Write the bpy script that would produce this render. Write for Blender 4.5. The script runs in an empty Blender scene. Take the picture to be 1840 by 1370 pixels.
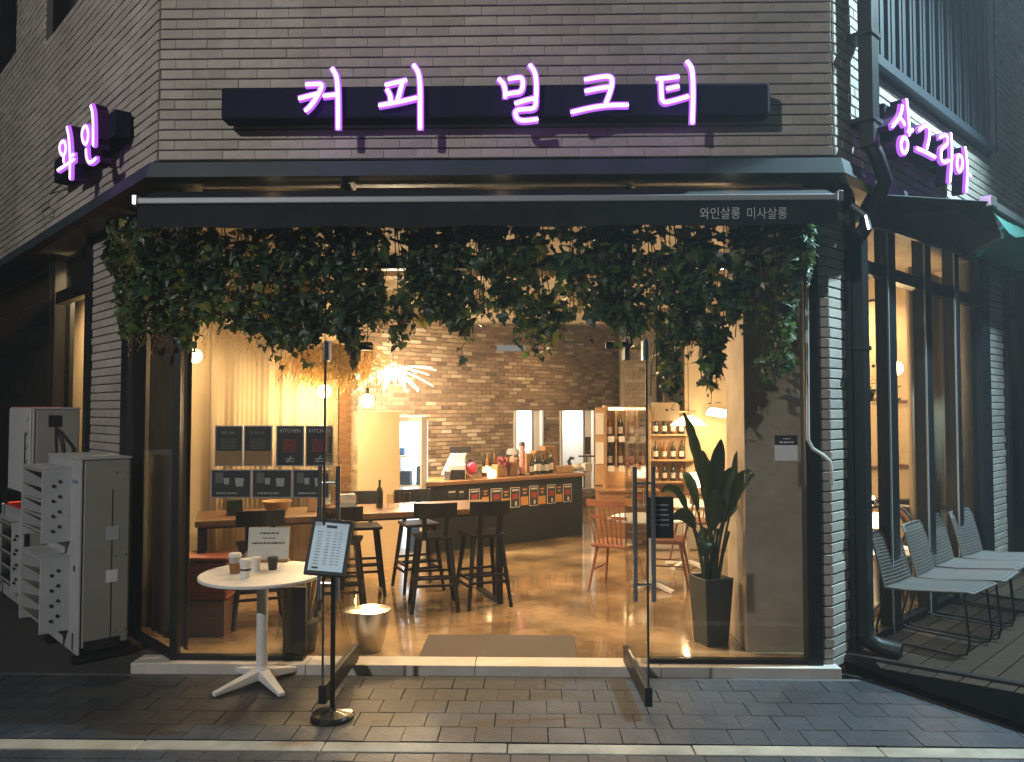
import bpy, bmesh, math, random
from mathutils import Vector as V, Matrix
random.seed(7)
SC = bpy.context.scene
COL = SC.collection
R = math.radians

# ------------------------------------------------------------------ camera, world, lights, exposure
CAM_LOC = V((0, -5.41, 1.76)); FPX = 1400.0; YAW = R(1.3); PITCH = R(2.1)
cd = bpy.data.cameras.new('camera'); cam = bpy.data.objects.new('camera', cd); COL.objects.link(cam)
cd.sensor_width = 36; cd.lens = FPX / 1840 * 36; cd.clip_end = 500; cd.clip_start = .05
cam.location = CAM_LOC; cam.rotation_euler = (R(90) + PITCH, 0, YAW)
SC.camera = cam
ROT = Matrix.Rotation(YAW, 3, 'Z') @ Matrix.Rotation(R(90) + PITCH, 3, 'X')

wd = bpy.data.worlds.new('World'); SC.world = wd; wd.use_nodes = True
nt = wd.node_tree; bg = nt.nodes['Background']
sky = nt.nodes.new('ShaderNodeTexSky'); sky.sky_type = 'NISHITA'; sky.sun_disc = False
sky.sun_elevation = R(-2); sky.sun_rotation = R(150)
nt.links.new(sky.outputs[0], bg.inputs[0]); bg.inputs[1].default_value = 0.06

SC.render.engine = 'CYCLES'
SC.cycles.use_denoising = True; SC.render.filter_size = 1.9
SC.cycles.max_bounces = 8; SC.cycles.transparent_max_bounces = 24
SC.cycles.diffuse_bounces = 4; SC.cycles.glossy_bounces = 4
SC.cycles.sample_clamp_indirect = 4.0
SC.cycles.caustics_reflective = False; SC.cycles.caustics_refractive = False
SC.view_settings.view_transform = 'Standard'; SC.view_settings.look = 'None'
SC.view_settings.exposure = 0.0; SC.view_settings.gamma = 1.0; SC.view_settings.use_curve_mapping = False

WARM = (1.0, .66, .33)
POW = dict(street=2500, street_r=5600, pend=58, down=96, small=7)

# ------------------------------------------------------------------ pixel helpers (photo pixels -> points on real planes)
S2 = 2 ** .5
CL = V((-2.46, 0, 0)); CR = V((2.05, 0, 0))
nL = V((-1, -1, 0)) / S2; dL = V((-1, 1, 0)) / S2
nR = V((1, -1, 0)) / S2; dR = V((1, 1, 0)) / S2
Z3 = V((0, 0, 1))
def ray(px, py): return ROT @ V(((px - 920) / FPX, (685 - py) / FPX, -1))
def hit(px, py, n, d):
    r = ray(px, py); return CAM_LOC + r * ((d - n.dot(CAM_LOC)) / n.dot(r))
def PY(px, py, y=0.0): return hit(px, py, V((0, 1, 0)), y)
def PZ(px, py, z=0.0): return hit(px, py, Z3, z)
def PLW(px, py, o=0.0): return hit(px, py, nL, nL.dot(CL) + o)
def PRW(px, py, o=0.0): return hit(px, py, nR, nR.dot(CR) + o)
def PRS(px, py, s): return hit(px, py, dR, dR.dot(CR) + s)
def LW(s, z, o=0.0): return CL + dL * s + nL * o + Z3 * z
def RW(s, z, o=0.0): return CR + dR * s + nR * o + Z3 * z
def px_of(p):
    q = ROT.transposed() @ (p - CAM_LOC)
    return (920 + FPX * q.x / -q.z, 685 - FPX * q.y / -q.z, -q.z)

# ------------------------------------------------------------------ materials
MC = {}
def mat(name, col=(.5, .5, .5), rough=.6, metal=0.0, var=0.0, nscale=0, namt=0.0, col2=None, bump=0.0, bscale=60, emit=None, estr=0.0, trans=0.0, coat=0.0, spec=.5, stretch=None, stain=0.0):
    if name in MC: return MC[name]
    m = bpy.data.materials.new(name); m.use_nodes = True; MC[name] = m
    t = m.node_tree; b = t.nodes['Principled BSDF']; L = t.links.new
    b.inputs['Base Color'].default_value = (*col, 1); b.inputs['Roughness'].default_value = rough
    b.inputs['Metallic'].default_value = metal; b.inputs['Specular IOR Level'].default_value = spec
    if coat: b.inputs['Coat Weight'].default_value = coat; b.inputs['Coat Roughness'].default_value = .08
    tc = t.nodes.new('ShaderNodeTexCoord'); src = tc.outputs['Object']
    if stretch:
        mp = t.nodes.new('ShaderNodeMapping'); mp.inputs['Scale'].default_value = stretch
        L(src, mp.inputs[0]); src = mp.outputs[0]
    cur = None
    if nscale:
        n = t.nodes.new('ShaderNodeTexNoise'); n.inputs['Scale'].default_value = nscale; n.inputs['Detail'].default_value = 6; n.inputs['Roughness'].default_value = .65
        L(src, n.inputs['Vector'])
        rp = t.nodes.new('ShaderNodeMapRange'); rp.inputs[1].default_value = .32; rp.inputs[2].default_value = .68
        L(n.outputs[0], rp.inputs[0])
        mx = t.nodes.new('ShaderNodeMix'); mx.data_type = 'RGBA'
        c2 = col2 or tuple(c * (1 - namt) for c in col)
        mx.inputs[6].default_value = (*col, 1); mx.inputs[7].default_value = (*c2, 1)
        L(rp.outputs[0], mx.inputs[0]); cur = mx.outputs[2]
        rr = t.nodes.new('ShaderNodeMapRange'); rr.inputs[3].default_value = max(.02, rough - .08); rr.inputs[4].default_value = min(1, rough + .12)
        L(n.outputs[0], rr.inputs[0]); L(rr.outputs[0], b.inputs['Roughness'])
    if var:
        oi = t.nodes.new('ShaderNodeObjectInfo'); ge = t.nodes.new('ShaderNodeNewGeometry')
        ad = t.nodes.new('ShaderNodeMath'); ad.operation = 'ADD'; L(oi.outputs['Random'], ad.inputs[0]); L(ge.outputs['Random Per Island'], ad.inputs[1])
        fr = t.nodes.new('ShaderNodeMath'); fr.operation = 'FRACT'; L(ad.outputs[0], fr.inputs[0])
        mr = t.nodes.new('ShaderNodeMapRange'); mr.inputs[3].default_value = 1 - var; mr.inputs[4].default_value = 1 + var
        L(fr.outputs[0], mr.inputs[0])
        vm = t.nodes.new('ShaderNodeVectorMath'); vm.operation = 'SCALE'
        if cur is None: vm.inputs[0].default_value = col
        else: L(cur, vm.inputs[0])
        L(mr.outputs[0], vm.inputs['Scale']); cur = vm.outputs[0]
    if stain:      # scuffs and pale dried splashes with a place of their own
        gp = t.nodes.new('ShaderNodeNewGeometry'); ns = t.nodes.new('ShaderNodeTexNoise'); ns.inputs['Scale'].default_value = 2.6; ns.inputs['Detail'].default_value = 9; ns.inputs['Roughness'].default_value = .72; ns.inputs['Distortion'].default_value = .6
        L(gp.outputs['Position'], ns.inputs['Vector']); sr = t.nodes.new('ShaderNodeMapRange'); sr.inputs[1].default_value = .60; sr.inputs[2].default_value = .78; sr.inputs[4].default_value = stain
        L(ns.outputs[0], sr.inputs[0]); sm = t.nodes.new('ShaderNodeMix'); sm.data_type = 'RGBA'; L(sr.outputs[0], sm.inputs[0]); sm.inputs[7].default_value = (.30, .27, .22, 1)
        if cur is None: sm.inputs[6].default_value = (*col, 1)
        else: L(cur, sm.inputs[6])
        nd = t.nodes.new('ShaderNodeTexNoise'); nd.inputs['Scale'].default_value = 1.1; nd.inputs['Detail'].default_value = 4; L(gp.outputs['Position'], nd.inputs['Vector'])
        dr = t.nodes.new('ShaderNodeMapRange'); dr.inputs[1].default_value = .38; dr.inputs[2].default_value = .62; dr.inputs[3].default_value = 1 - .75 * stain; dr.inputs[4].default_value = 1 + .4 * stain; L(nd.outputs[0], dr.inputs[0])
        vs_ = t.nodes.new('ShaderNodeVectorMath'); vs_.operation = 'SCALE'; L(sm.outputs[2], vs_.inputs[0]); L(dr.outputs[0], vs_.inputs['Scale']); cur = vs_.outputs[0]
    if cur is not None: L(cur, b.inputs['Base Color'])
    if bump:
        n2 = t.nodes.new('ShaderNodeTexNoise'); n2.inputs['Scale'].default_value = bscale; n2.inputs['Detail'].default_value = 5
        L(src, n2.inputs['Vector'])
        bp = t.nodes.new('ShaderNodeBump'); bp.inputs['Strength'].default_value = bump; bp.inputs['Distance'].default_value = .01
        L(n2.outputs[0], bp.inputs['Height']); L(bp.outputs[0], b.inputs['Normal'])
    if emit:
        b.inputs['Emission Color'].default_value = (*emit, 1); b.inputs['Emission Strength'].default_value = estr
    if trans:
        out = t.nodes['Material Output']; tl = t.nodes.new('ShaderNodeBsdfTranslucent'); ms = t.nodes.new('ShaderNodeMixShader')
        ms.inputs[0].default_value = trans; tl.inputs[0].default_value = (*col, 1)
        if cur is not None: L(cur, tl.inputs[0])
        L(b.outputs[0], ms.inputs[1]); L(tl.outputs[0], ms.inputs[2]); L(ms.outputs[0], out.inputs[0])
    return m
def glass(name, tint=(1, 1, 1), k=1.0):
    if name in MC: return MC[name]
    m = bpy.data.materials.new(name); m.use_nodes = True; MC[name] = m
    t = m.node_tree; t.nodes.remove(t.nodes['Principled BSDF']); out = t.nodes['Material Output']; L = t.links.new
    tr = t.nodes.new('ShaderNodeBsdfTransparent'); tr.inputs[0].default_value = (*tint, 1)
    gl = t.nodes.new('ShaderNodeBsdfGlossy'); gl.inputs['Roughness'].default_value = .015
    fr = t.nodes.new('ShaderNodeFresnel'); ge = t.nodes.new('ShaderNodeNewGeometry')
    ir = t.nodes.new('ShaderNodeMapRange'); ir.inputs[3].default_value = 1.38; ir.inputs[4].default_value = 1 / 1.38
    L(ge.outputs['Backfacing'], ir.inputs[0]); L(ir.outputs[0], fr.inputs[0])
    ms = t.nodes.new('ShaderNodeMixShader'); L(fr.outputs[0], ms.inputs[0]); L(tr.outputs[0], ms.inputs[1]); L(gl.outputs[0], ms.inputs[2]); L(ms.outputs[0], out.inputs[0])
    return m

M_BRICK = mat('pale_brick', (.47, .43, .375), .8, stain=.2, var=.10, nscale=9, namt=.22, bump=.35, bscale=90)
M_MORTAR = mat('dark_mortar', (.15, .143, .135), .95, nscale=20, namt=.3)
M_DARK = mat('dark_metal', (.010, .013, .015), .45, nscale=6, namt=.3, spec=.3)
M_FLASH = mat('cornice_paint', (.034, .054, .066), .5, nscale=4, namt=.3, bump=.05, bscale=8)
M_BLACK = mat('black_plastic', (.012, .012, .013), .4)
M_NAVY = mat('navy_fabric', (.005, .009, .014), .85, nscale=5, namt=.4, bump=.6, bscale=6)
M_ALU = mat('aluminium', (.62, .64, .66), .32, metal=.9)
M_BARM = mat('grey_anodised', (.30, .32, .34), .55, metal=.3)
M_CHROME = mat('brushed_steel', (.55, .55, .56), .22, metal=1)
M_WHITE = mat('white_paint', (.74, .74, .72), .45, nscale=8, namt=.07)
M_OFFWHITE = mat('off_white_paint', (.62, .60, .55), .6, nscale=6, namt=.12)
M_ACW = mat('ac_casing_white', (.42, .44, .45), .42, nscale=5, namt=.16)
M_ACB = mat('ac_casing_beige', (.29, .295, .25), .5, nscale=3, namt=.18)
M_RED = mat('red_plastic', (.6, .06, .04), .4)
M_FLOOR = mat('polished_concrete', (.42, .30, .17), .10, nscale=1.7, col2=(.19, .125, .065), bump=.10, bscale=4, coat=.5, stain=.75)
M_CEIL = mat('ceiling_board', (.40, .35, .27), .75, nscale=3, namt=.2)
M_BEAM = mat('cream_beam', (.62, .52, .38), .6, nscale=4, namt=.15)
M_PLASTER = mat('cream_plaster', (.62, .50, .33), .75, nscale=2, namt=.14, bump=.05)
M_CURT = mat('tan_curtain', (.52, .42, .28), .85, nscale=3, namt=.1, trans=.15)
M_CONC = mat('raw_concrete', (.44, .36, .27), .7, nscale=2.2, namt=.38, bump=.12, bscale=25)
M_IBRICK = mat('old_brick', (.40, .29, .19), .85, var=.42, nscale=14, namt=.35, bump=.3, bscale=60)
def ramp_mat(name, stops, rough, nscale, bump):
    m = mat(name, (.3, .2, .1), rough, nscale=nscale, namt=.35, bump=bump, bscale=60); t = m.node_tree; b = t.nodes['Principled BSDF']; L = t.links.new
    oi = t.nodes.new('ShaderNodeObjectInfo'); ge = t.nodes.new('ShaderNodeNewGeometry')
    cr = t.nodes.new('ShaderNodeValToRGB'); cr.color_ramp.interpolation = 'LINEAR'
    e = cr.color_ramp.elements; e[0].position, e[0].color = stops[0][0], (*stops[0][1], 1); e[1].position, e[1].color = stops[1][0], (*stops[1][1], 1)
    for (p, c) in stops[2:]: q = e.new(p); q.color = (*c, 1)
    L(ge.outputs['Random Per Island'], cr.inputs[0])
    old = b.inputs['Base Color'].links[0].from_socket
    mx = t.nodes.new('ShaderNodeMix'); mx.data_type = 'RGBA'; mx.inputs[0].default_value = .78; L(old, mx.inputs[6]); L(cr.outputs[0], mx.inputs[7]); L(mx.outputs[2], b.inputs['Base Color'])
    return m
M_IBRICK = ramp_mat('old_brick_mix', [(0, (.11, .075, .05)), (1, (.62, .54, .43)), (.25, (.22, .15, .10)), (.6, (.31, .22, .15)), (.85, (.42, .32, .22))], .85, 14, .3)
M_IMORT = mat('old_mortar', (.24, .18, .125), .95)
M_BROWN = mat('brown_panel', (.20, .125, .07), .55, nscale=3, namt=.25)
M_WOOD = mat('dark_oak', (.16, .085, .042), .4, nscale=5, namt=.4, stretch=(1, 7, 7), coat=.15)
M_WOODM = mat('mid_wood', (.30, .155, .07), .45, nscale=5, namt=.35, stretch=(1, 6, 6))
M_WOODL = mat('honey_wood', (.52, .33, .16), .5, nscale=5, namt=.25, stretch=(1, 6, 1))
M_CHAIRW = mat('reddish_wood', (.27, .10, .045), .38, nscale=6, namt=.3, coat=.2)
M_STOOL = mat('stool_black', (.006, .007, .008), .5, nscale=6, namt=.3, spec=.3)
M_COUNT = mat('counter_charcoal', (.011, .016, .018), .6, nscale=3, namt=.25, spec=.25)
M_STEM = mat('vine_stem', (.09, .06, .03), .8)
M_DRY = mat('dried_grass', (.62, .40, .14), .8, var=.3, trans=.4)
M_PALM = mat('palm_leaf', (.020, .055, .024), .42, nscale=9, col2=(.035, .06, .02), var=.3, trans=.15, bump=.3, bscale=40, stretch=(1, 1, .2))
M_POT = mat('dark_pot', (.045, .048, .038), .55, nscale=6, namt=.3)
M_MAT = mat('doormat', (.13, .115, .11), .95, nscale=150, namt=.5, bump=.5, bscale=300)
M_PAVE = mat('paving_stone', (.033, .041, .052), .48, stain=.5, var=.08, nscale=7, namt=.45, bump=.5, bscale=45)
M_ROAD = mat('road_asphalt', (.05, .05, .05), .8, nscale=30, namt=.4, bump=.4, bscale=120)
M_KERB = mat('kerb_stone', (.30, .27, .215), .75, stain=.4, var=.1, nscale=5, namt=.38, bump=.3, bscale=50)
M_SILL = mat('sill_stone', (.60, .57, .52), .55, var=.06, nscale=6, namt=.2, bump=.1)
M_DECK = mat('deck_wood', (.042, .030, .021), .85, spec=.15, var=.22, nscale=3, namt=.35, stretch=(1.2, 14, 14), bump=.25, bscale=30)
M_MESH = mat('grey_wire', (.13, .13, .125), .6, metal=.2, spec=.3)
M_PAPER = mat('white_paper', (.72, .72, .70), .7)
M_PAPERB = mat('menu_paper', (.50, .55, .58), .6)
M_INK = mat('black_ink', (.025, .025, .028), .7)
M_CHALK = mat('chalkboard', (.022, .026, .03), .5)
M_CHTXT = mat('chalk_white', (.62, .62, .60), .7)
M_KRAFT = mat('kraft_brown', (.36, .21, .10), .75, nscale=10, namt=.15)
M_ORANGE = mat('orange_print', (.62, .30, .07), .6)
M_REDINK = mat('red_print', (.35, .05, .04), .6)
M_CUP = mat('grey_print', (.40, .40, .39), .6)
M_SKIN = mat('skin', (.50, .30, .20), .55)
M_HAIR = mat('hair', (.012, .01, .009), .45)
M_SHIRT = mat('white_cotton', (.66, .64, .60), .85)
M_BCLOTH = mat('black_cotton', (.018, .018, .022), .85)
M_CAPF = mat('grey_cap', (.30, .30, .31), .85)
M_PINK = mat('pink_plastic', (.75, .06, .16), .4)
M_PINK2 = mat('pink_paper', (.62, .27, .24), .6)
M_BOT = mat('dark_bottle', (.018, .025, .016), .12, spec=.6)
M_BOTA = mat('amber_bottle', (.22, .09, .02), .15, spec=.6)
M_GLASSY = glass('clear_tumbler', (.93, .9, .85))
M_GLASS = glass('window_glass', (.95, .96, .95))
M_WRAP = mat('clear_wrap', (.7, .72, .72), .15, spec=.8)
M_WICK = mat('red_wicker', (.25, .075, .045), .65, var=.3)
M_BULB = mat('lit_bulb', (1, .8, .5), .4, emit=(1, .70, .36), estr=16)
M_BULB2 = mat('lit_shade', (1, .85, .6), .5, emit=(1, .72, .40), estr=5)
M_COOLW = mat('lit_white', (1, 1, 1), .5, emit=(.86, .95, 1), estr=2.6)
M_SHADE = mat('linen_shade', (.7, .62, .5), .8, trans=.5)
M_NEON = mat('neon_tube', (1, .8, 1), .3, emit=(1.0, .66, .97), estr=1.5)
M_HALO = mat('neon_halo', (.3, .05, .5), .45, emit=(.52, .15, .98), estr=.95)  # halo of light round the tubes, put into an emissive colour
M_NEOND = mat('neon_casing_dark', (.05, .012, .085), .6, spec=.2)
M_SIGNB = mat('sign_board', (.012, .013, .03), .75, spec=.12)
M_TEAL = mat('teal_awning', (.09, .30, .26), .8, trans=.6)
M_BLUEB = mat('blue_print', (.03, .10, .26), .5)
M_SCREENM = mat('grey_blue_slat', (.026, .036, .048), .5, nscale=5, namt=.25)
M_LAMPW = mat('street_lamp_glass', (1, 1, 1), .5, emit=(.75, 1, .95), estr=30)
M_LAMPN = mat('street_lamp_warm', (1, 1, 1), .5, emit=(1, .9, .75), estr=30)
M_TILE = mat('pale_tile', (.52, .44, .32), .5, var=.12)
M_BRUSH = mat('silver_bucket', (.6, .58, .54), .28, metal=1)
M_GLOWIN = mat('lit_liner', (1, .8, .5), .6, emit=(1, .66, .32), estr=3.0)

def leaf_mat(name, stops, trans):
    m = mat(name, (.05, .1, .03), .42); t = m.node_tree; b = t.nodes['Principled BSDF']; L = t.links.new
    oi = t.nodes.new('ShaderNodeObjectInfo'); ge = t.nodes.new('ShaderNodeNewGeometry')
    ad = t.nodes.new('ShaderNodeMath'); ad.operation = 'ADD'; L(oi.outputs['Random'], ad.inputs[0]); L(ge.outputs['Random Per Island'], ad.inputs[1])
    fr = t.nodes.new('ShaderNodeMath'); fr.operation = 'FRACT'; L(ad.outputs[0], fr.inputs[0])
    cr = t.nodes.new('ShaderNodeValToRGB'); e = cr.color_ramp.elements
    e[0].position, e[0].color = stops[0][0], (*stops[0][1], 1); e[1].position, e[1].color = stops[1][0], (*stops[1][1], 1)
    for (p, c) in stops[2:]: q = e.new(p); q.color = (*c, 1)
    L(fr.outputs[0], cr.inputs[0]); L(cr.outputs[0], b.inputs['Base Color'])
    out = t.nodes['Material Output']; tl = t.nodes.new('ShaderNodeBsdfTranslucent'); ms = t.nodes.new('ShaderNodeMixShader'); ms.inputs[0].default_value = trans
    L(cr.outputs[0], tl.inputs[0]); L(b.outputs[0], ms.inputs[1]); L(tl.outputs[0], ms.inputs[2]); L(ms.outputs[0], out.inputs[0])
    return m
M_GREEN = leaf_mat('leaf_green', [(0, (.03, .08, .025)), (1, (.24, .22, .05)), (.4, (.065, .13, .03)), (.8, (.11, .16, .035))], .45)
M_GREEN2 = leaf_mat('leaf_deep', [(0, (.015, .04, .022)), (1, (.06, .085, .03)), (.6, (.028, .065, .03))], .25)

# ------------------------------------------------------------------ mesh builder
def basis(n):
    n = n.normalized(); a = V((0, 0, 1)) if abs(n.z) < .9 else V((1, 0, 0))
    u = n.cross(a).normalized(); return u, n.cross(u).normalized()
class MB:
    def __init__(s): s.v = []; s.f = []
    def add(s, vs, fs):
        o = len(s.v); s.v += [V(v) for v in vs]; s.f += [tuple(i + o for i in f) for f in fs]; return s
    def ob(s, c, ex, ey, ez):       # oriented box: centre and three half vectors
        c, ex, ey, ez = V(c), V(ex), V(ey), V(ez)
        vs = [c + ex * a + ey * b + ez * d for d in (-1, 1) for b in (-1, 1) for a in (-1, 1)]
        return s.add(vs, [(0, 2, 3, 1), (4, 5, 7, 6), (0, 1, 5, 4), (2, 6, 7, 3), (0, 4, 6, 2), (1, 3, 7, 5)])
    def box(s, x0, x1, y0, y1, z0, z1):
        return s.ob(((x0 + x1) / 2, (y0 + y1) / 2, (z0 + z1) / 2), ((x1 - x0) / 2, 0, 0), (0, (y1 - y0) / 2, 0), (0, 0, (z1 - z0) / 2))
    def bar(s, p, q, w, h=None, up=(0, 0, 1)):
        p, q = V(p), V(q); d = (q - p); n = d.normalized(); up = V(up)
        if abs(n.dot(up)) > .95: up = V((0, 1, 0))
        a = n.cross(up).normalized(); b = a.cross(n).normalized()
        return s.ob((p + q) / 2, d / 2, a * w / 2, b * (h or w) / 2)
    def cyl(s, p, q, r0, r1=None, n=12, caps=True):
        p, q = V(p), V(q); r1 = r0 if r1 is None else r1; u, w = basis(q - p); vs = []
        for (c, r) in ((p, r0), (q, r1)):
            for k in range(n):
                a = 2 * math.pi * k / n; vs.append(c + (u * math.cos(a) + w * math.sin(a)) * r)
        fs = [(k, (k + 1) % n, n + (k + 1) % n, n + k) for k in range(n)]
        if caps: fs += [tuple(range(n - 1, -1, -1)), tuple(range(n, 2 * n))]
        return s.add(vs, fs)
    def tube(s, pts, r, n=8, closed=False):
        pts = [V(p) for p in pts]; N = len(pts); rs = r if isinstance(r, (list, tuple)) else [r] * N
        vs = []; prev = None
        for i, p in enumerate(pts):
            if closed: t = pts[(i + 1) % N] - pts[i - 1]
            else: t = pts[min(i + 1, N - 1)] - pts[max(i - 1, 0)]
            t = t.normalized()
            if prev is None: u, _ = basis(t)
            else:
                u = prev - t * prev.dot(t)
                u = u.normalized() if u.length > 1e-5 else basis(t)[0]
            prev = u; w = t.cross(u)
            vs += [p + (u * math.cos(2 * math.pi * k / n) + w * math.sin(2 * math.pi * k / n)) * rs[i] for k in range(n)]
        fs = []
        for i in range(N if closed else N - 1):
            j = (i + 1) % N
            fs += [(i * n + k, i * n + (k + 1) % n, j * n + (k + 1) % n, j * n + k) for k in range(n)]
        if not closed: fs += [tuple(range(n - 1, -1, -1)), tuple((N - 1) * n + k for k in range(n))]
        return s.add(vs, fs)
    def lathe(s, prof, c=(0, 0, 0), n=20, ax=None):
        c = V(c); vs = []; fs = []
        if ax: az = V(ax).normalized(); u, w = basis(az)
        else: az, u, w = V((0, 0, 1)), V((1, 0, 0)), V((0, 1, 0))
        for (r, z) in prof:
            for k in range(n):
                a = 2 * math.pi * k / n; vs.append(c + u * r * math.cos(a) + w * r * math.sin(a) + az * z)
        for i in range(len(prof) - 1):
            fs += [(i * n + k, i * n + (k + 1) % n, (i + 1) * n + (k + 1) % n, (i + 1) * n + k) for k in range(n)]
        fs.append(tuple(range(n - 1, -1, -1))); fs.append(tuple((len(prof) - 1) * n + k for k in range(n)))
        return s.add(vs, fs)
    def ball(s, c, r, n=12, sq=(1, 1, 1)):
        c = V(c); m = max(4, n // 2); vs = [c + V((0, 0, -r * sq[2]))]; fs = []
        for i in range(1, m):
            ph = -math.pi / 2 + math.pi * i / m
            for k in range(n):
                a = 2 * math.pi * k / n
                vs.append(c + V((r * math.cos(ph) * math.cos(a) * sq[0], r * math.cos(ph) * math.sin(a) * sq[1], r * math.sin(ph) * sq[2])))
        vs.append(c + V((0, 0, r * sq[2]))); T = len(vs) - 1
        fs += [(0, 1 + (k + 1) % n, 1 + k) for k in range(n)]
        for i in range(m - 2):
            fs += [(1 + i * n + k, 1 + i * n + (k + 1) % n, 1 + (i + 1) * n + (k + 1) % n, 1 + (i + 1) * n + k) for k in range(n)]
        fs += [(1 + (m - 2) * n + k, 1 + (m - 2) * n + (k + 1) % n, T) for k in range(n)]
        return s.add(vs, fs)
    def prism(s, poly, d):
        d = V(d); n = len(poly); poly = [V(p) for p in poly]
        return s.add(poly + [p + d for p in poly], [tuple(range(n - 1, -1, -1)), tuple(range(n, 2 * n))] + [(k, (k + 1) % n, n + (k + 1) % n, n + k) for k in range(n)])
    def mesh(s, name, m, org=(0, 0, 0), smooth=None):
        me = bpy.data.meshes.new(name); org = V(org)
        me.from_pydata([v - org for v in s.v], [], s.f); me.materials.append(m)
        if smooth:
            me.polygons.foreach_set('use_smooth', [True] * len(me.polygons)); me.set_sharp_from_angle(angle=R(smooth))
        me.update(); return me
    def build(s, name, m, parent=None, org=None, smooth=None, bevel=0, solid=0):
        # org given: the vertices are world coordinates and the object's origin goes to org (or the thing's base)
        if org is None: org = V((0, 0, 0)); loc = None
        else: org = V(org); loc = org
        o = bpy.data.objects.new(name, s.mesh(name, m, org, smooth)); COL.objects.link(o)
        if parent is not None: o.parent = parent
        elif loc is not None: o.location = loc
        if bevel:
            b = o.modifiers.new('bevel', 'BEVEL'); b.width = bevel; b.segments = 2; b.limit_method = 'ANGLE'; b.angle_limit = R(35)
        if solid:
            b = o.modifiers.new('solid', 'SOLIDIFY'); b.thickness = solid; b.offset = 0
        return o
def tag(o, label=None, cat=None, group=None, kind=None):
    if label: o['label'] = label
    if cat: o['category'] = cat
    if group: o['group'] = group
    if kind: o['kind'] = kind
    return o
def thing(name, label, cat, loc=(0, 0, 0), group=None, rz=0):
    o = bpy.data.objects.new(name, None); COL.objects.link(o); o.empty_display_size = .1
    o.location = loc; o.rotation_euler = (0, 0, rz); return tag(o, label, cat, group)
KIDS = {}
def copy_tree(o, parent=None, label=None, loc=None, rz=None, group=None):
    c = o.copy(); COL.objects.link(c); c.parent = parent
    if label: c['label'] = label
    if group: c['group'] = group
    if loc is not None: c.location = loc
    if rz is not None: c.rotation_euler = (0, 0, rz)
    for ch in list(o.children): copy_tree(ch, c)
    return c
def lamp(name, loc, power, col=WARM, size=.06, spot=None, blend=.6, parent=None, target=None):
    d = bpy.data.lights.new(name, 'SPOT' if spot else 'POINT'); d.energy = power; d.color = col; d.shadow_soft_size = size
    if spot: d.spot_size = R(spot); d.spot_blend = blend
    o = bpy.data.objects.new(name, d); COL.objects.link(o); o.location = loc
    if target is not None: o.rotation_euler = (V(target) - V(loc)).to_track_quat('-Z', 'Y').to_euler()
    if parent: o.parent = parent
    return o
def text_mb(txt, size, o, ex, ey, align='CENTER', depth=.0):
    c = bpy.data.curves.new('txt', 'FONT'); c.body = txt; c.size = size; c.align_x = align; c.align_y = 'CENTER'; c.resolution_u = 3
    ob = bpy.data.objects.new('txt', c); COL.objects.link(ob)
    dg = bpy.context.evaluated_depsgraph_get(); dg.update()
    me = bpy.data.meshes.new_from_object(ob.evaluated_get(dg)); mb = MB()
    o, ex, ey = V(o), V(ex), V(ey)
    mb.add([o + ex * v.co.x + ey * v.co.y for v in me.vertices], [tuple(p.vertices) for p in me.polygons])
    bpy.data.objects.remove(ob); bpy.data.curves.remove(c); bpy.data.meshes.remove(me); return mb
def dashes(mb, o, ex, ey, x0, x1, y, h, n=None, t=.0008):
    """a line of small unreadable print as short ink marks"""
    o, ex, ey = V(o), V(ex), V(ey); nn = ex.cross(ey); x = x0
    while x < x1 - h * .6:
        w = min(random.uniform(.6, 2.6) * h, x1 - x); mb.ob(o + ex * (x + w / 2) + ey * y + nn * t, ex * w / 2, ey * h / 2, nn * t); x += w + h * random.uniform(.35, .7)

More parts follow.
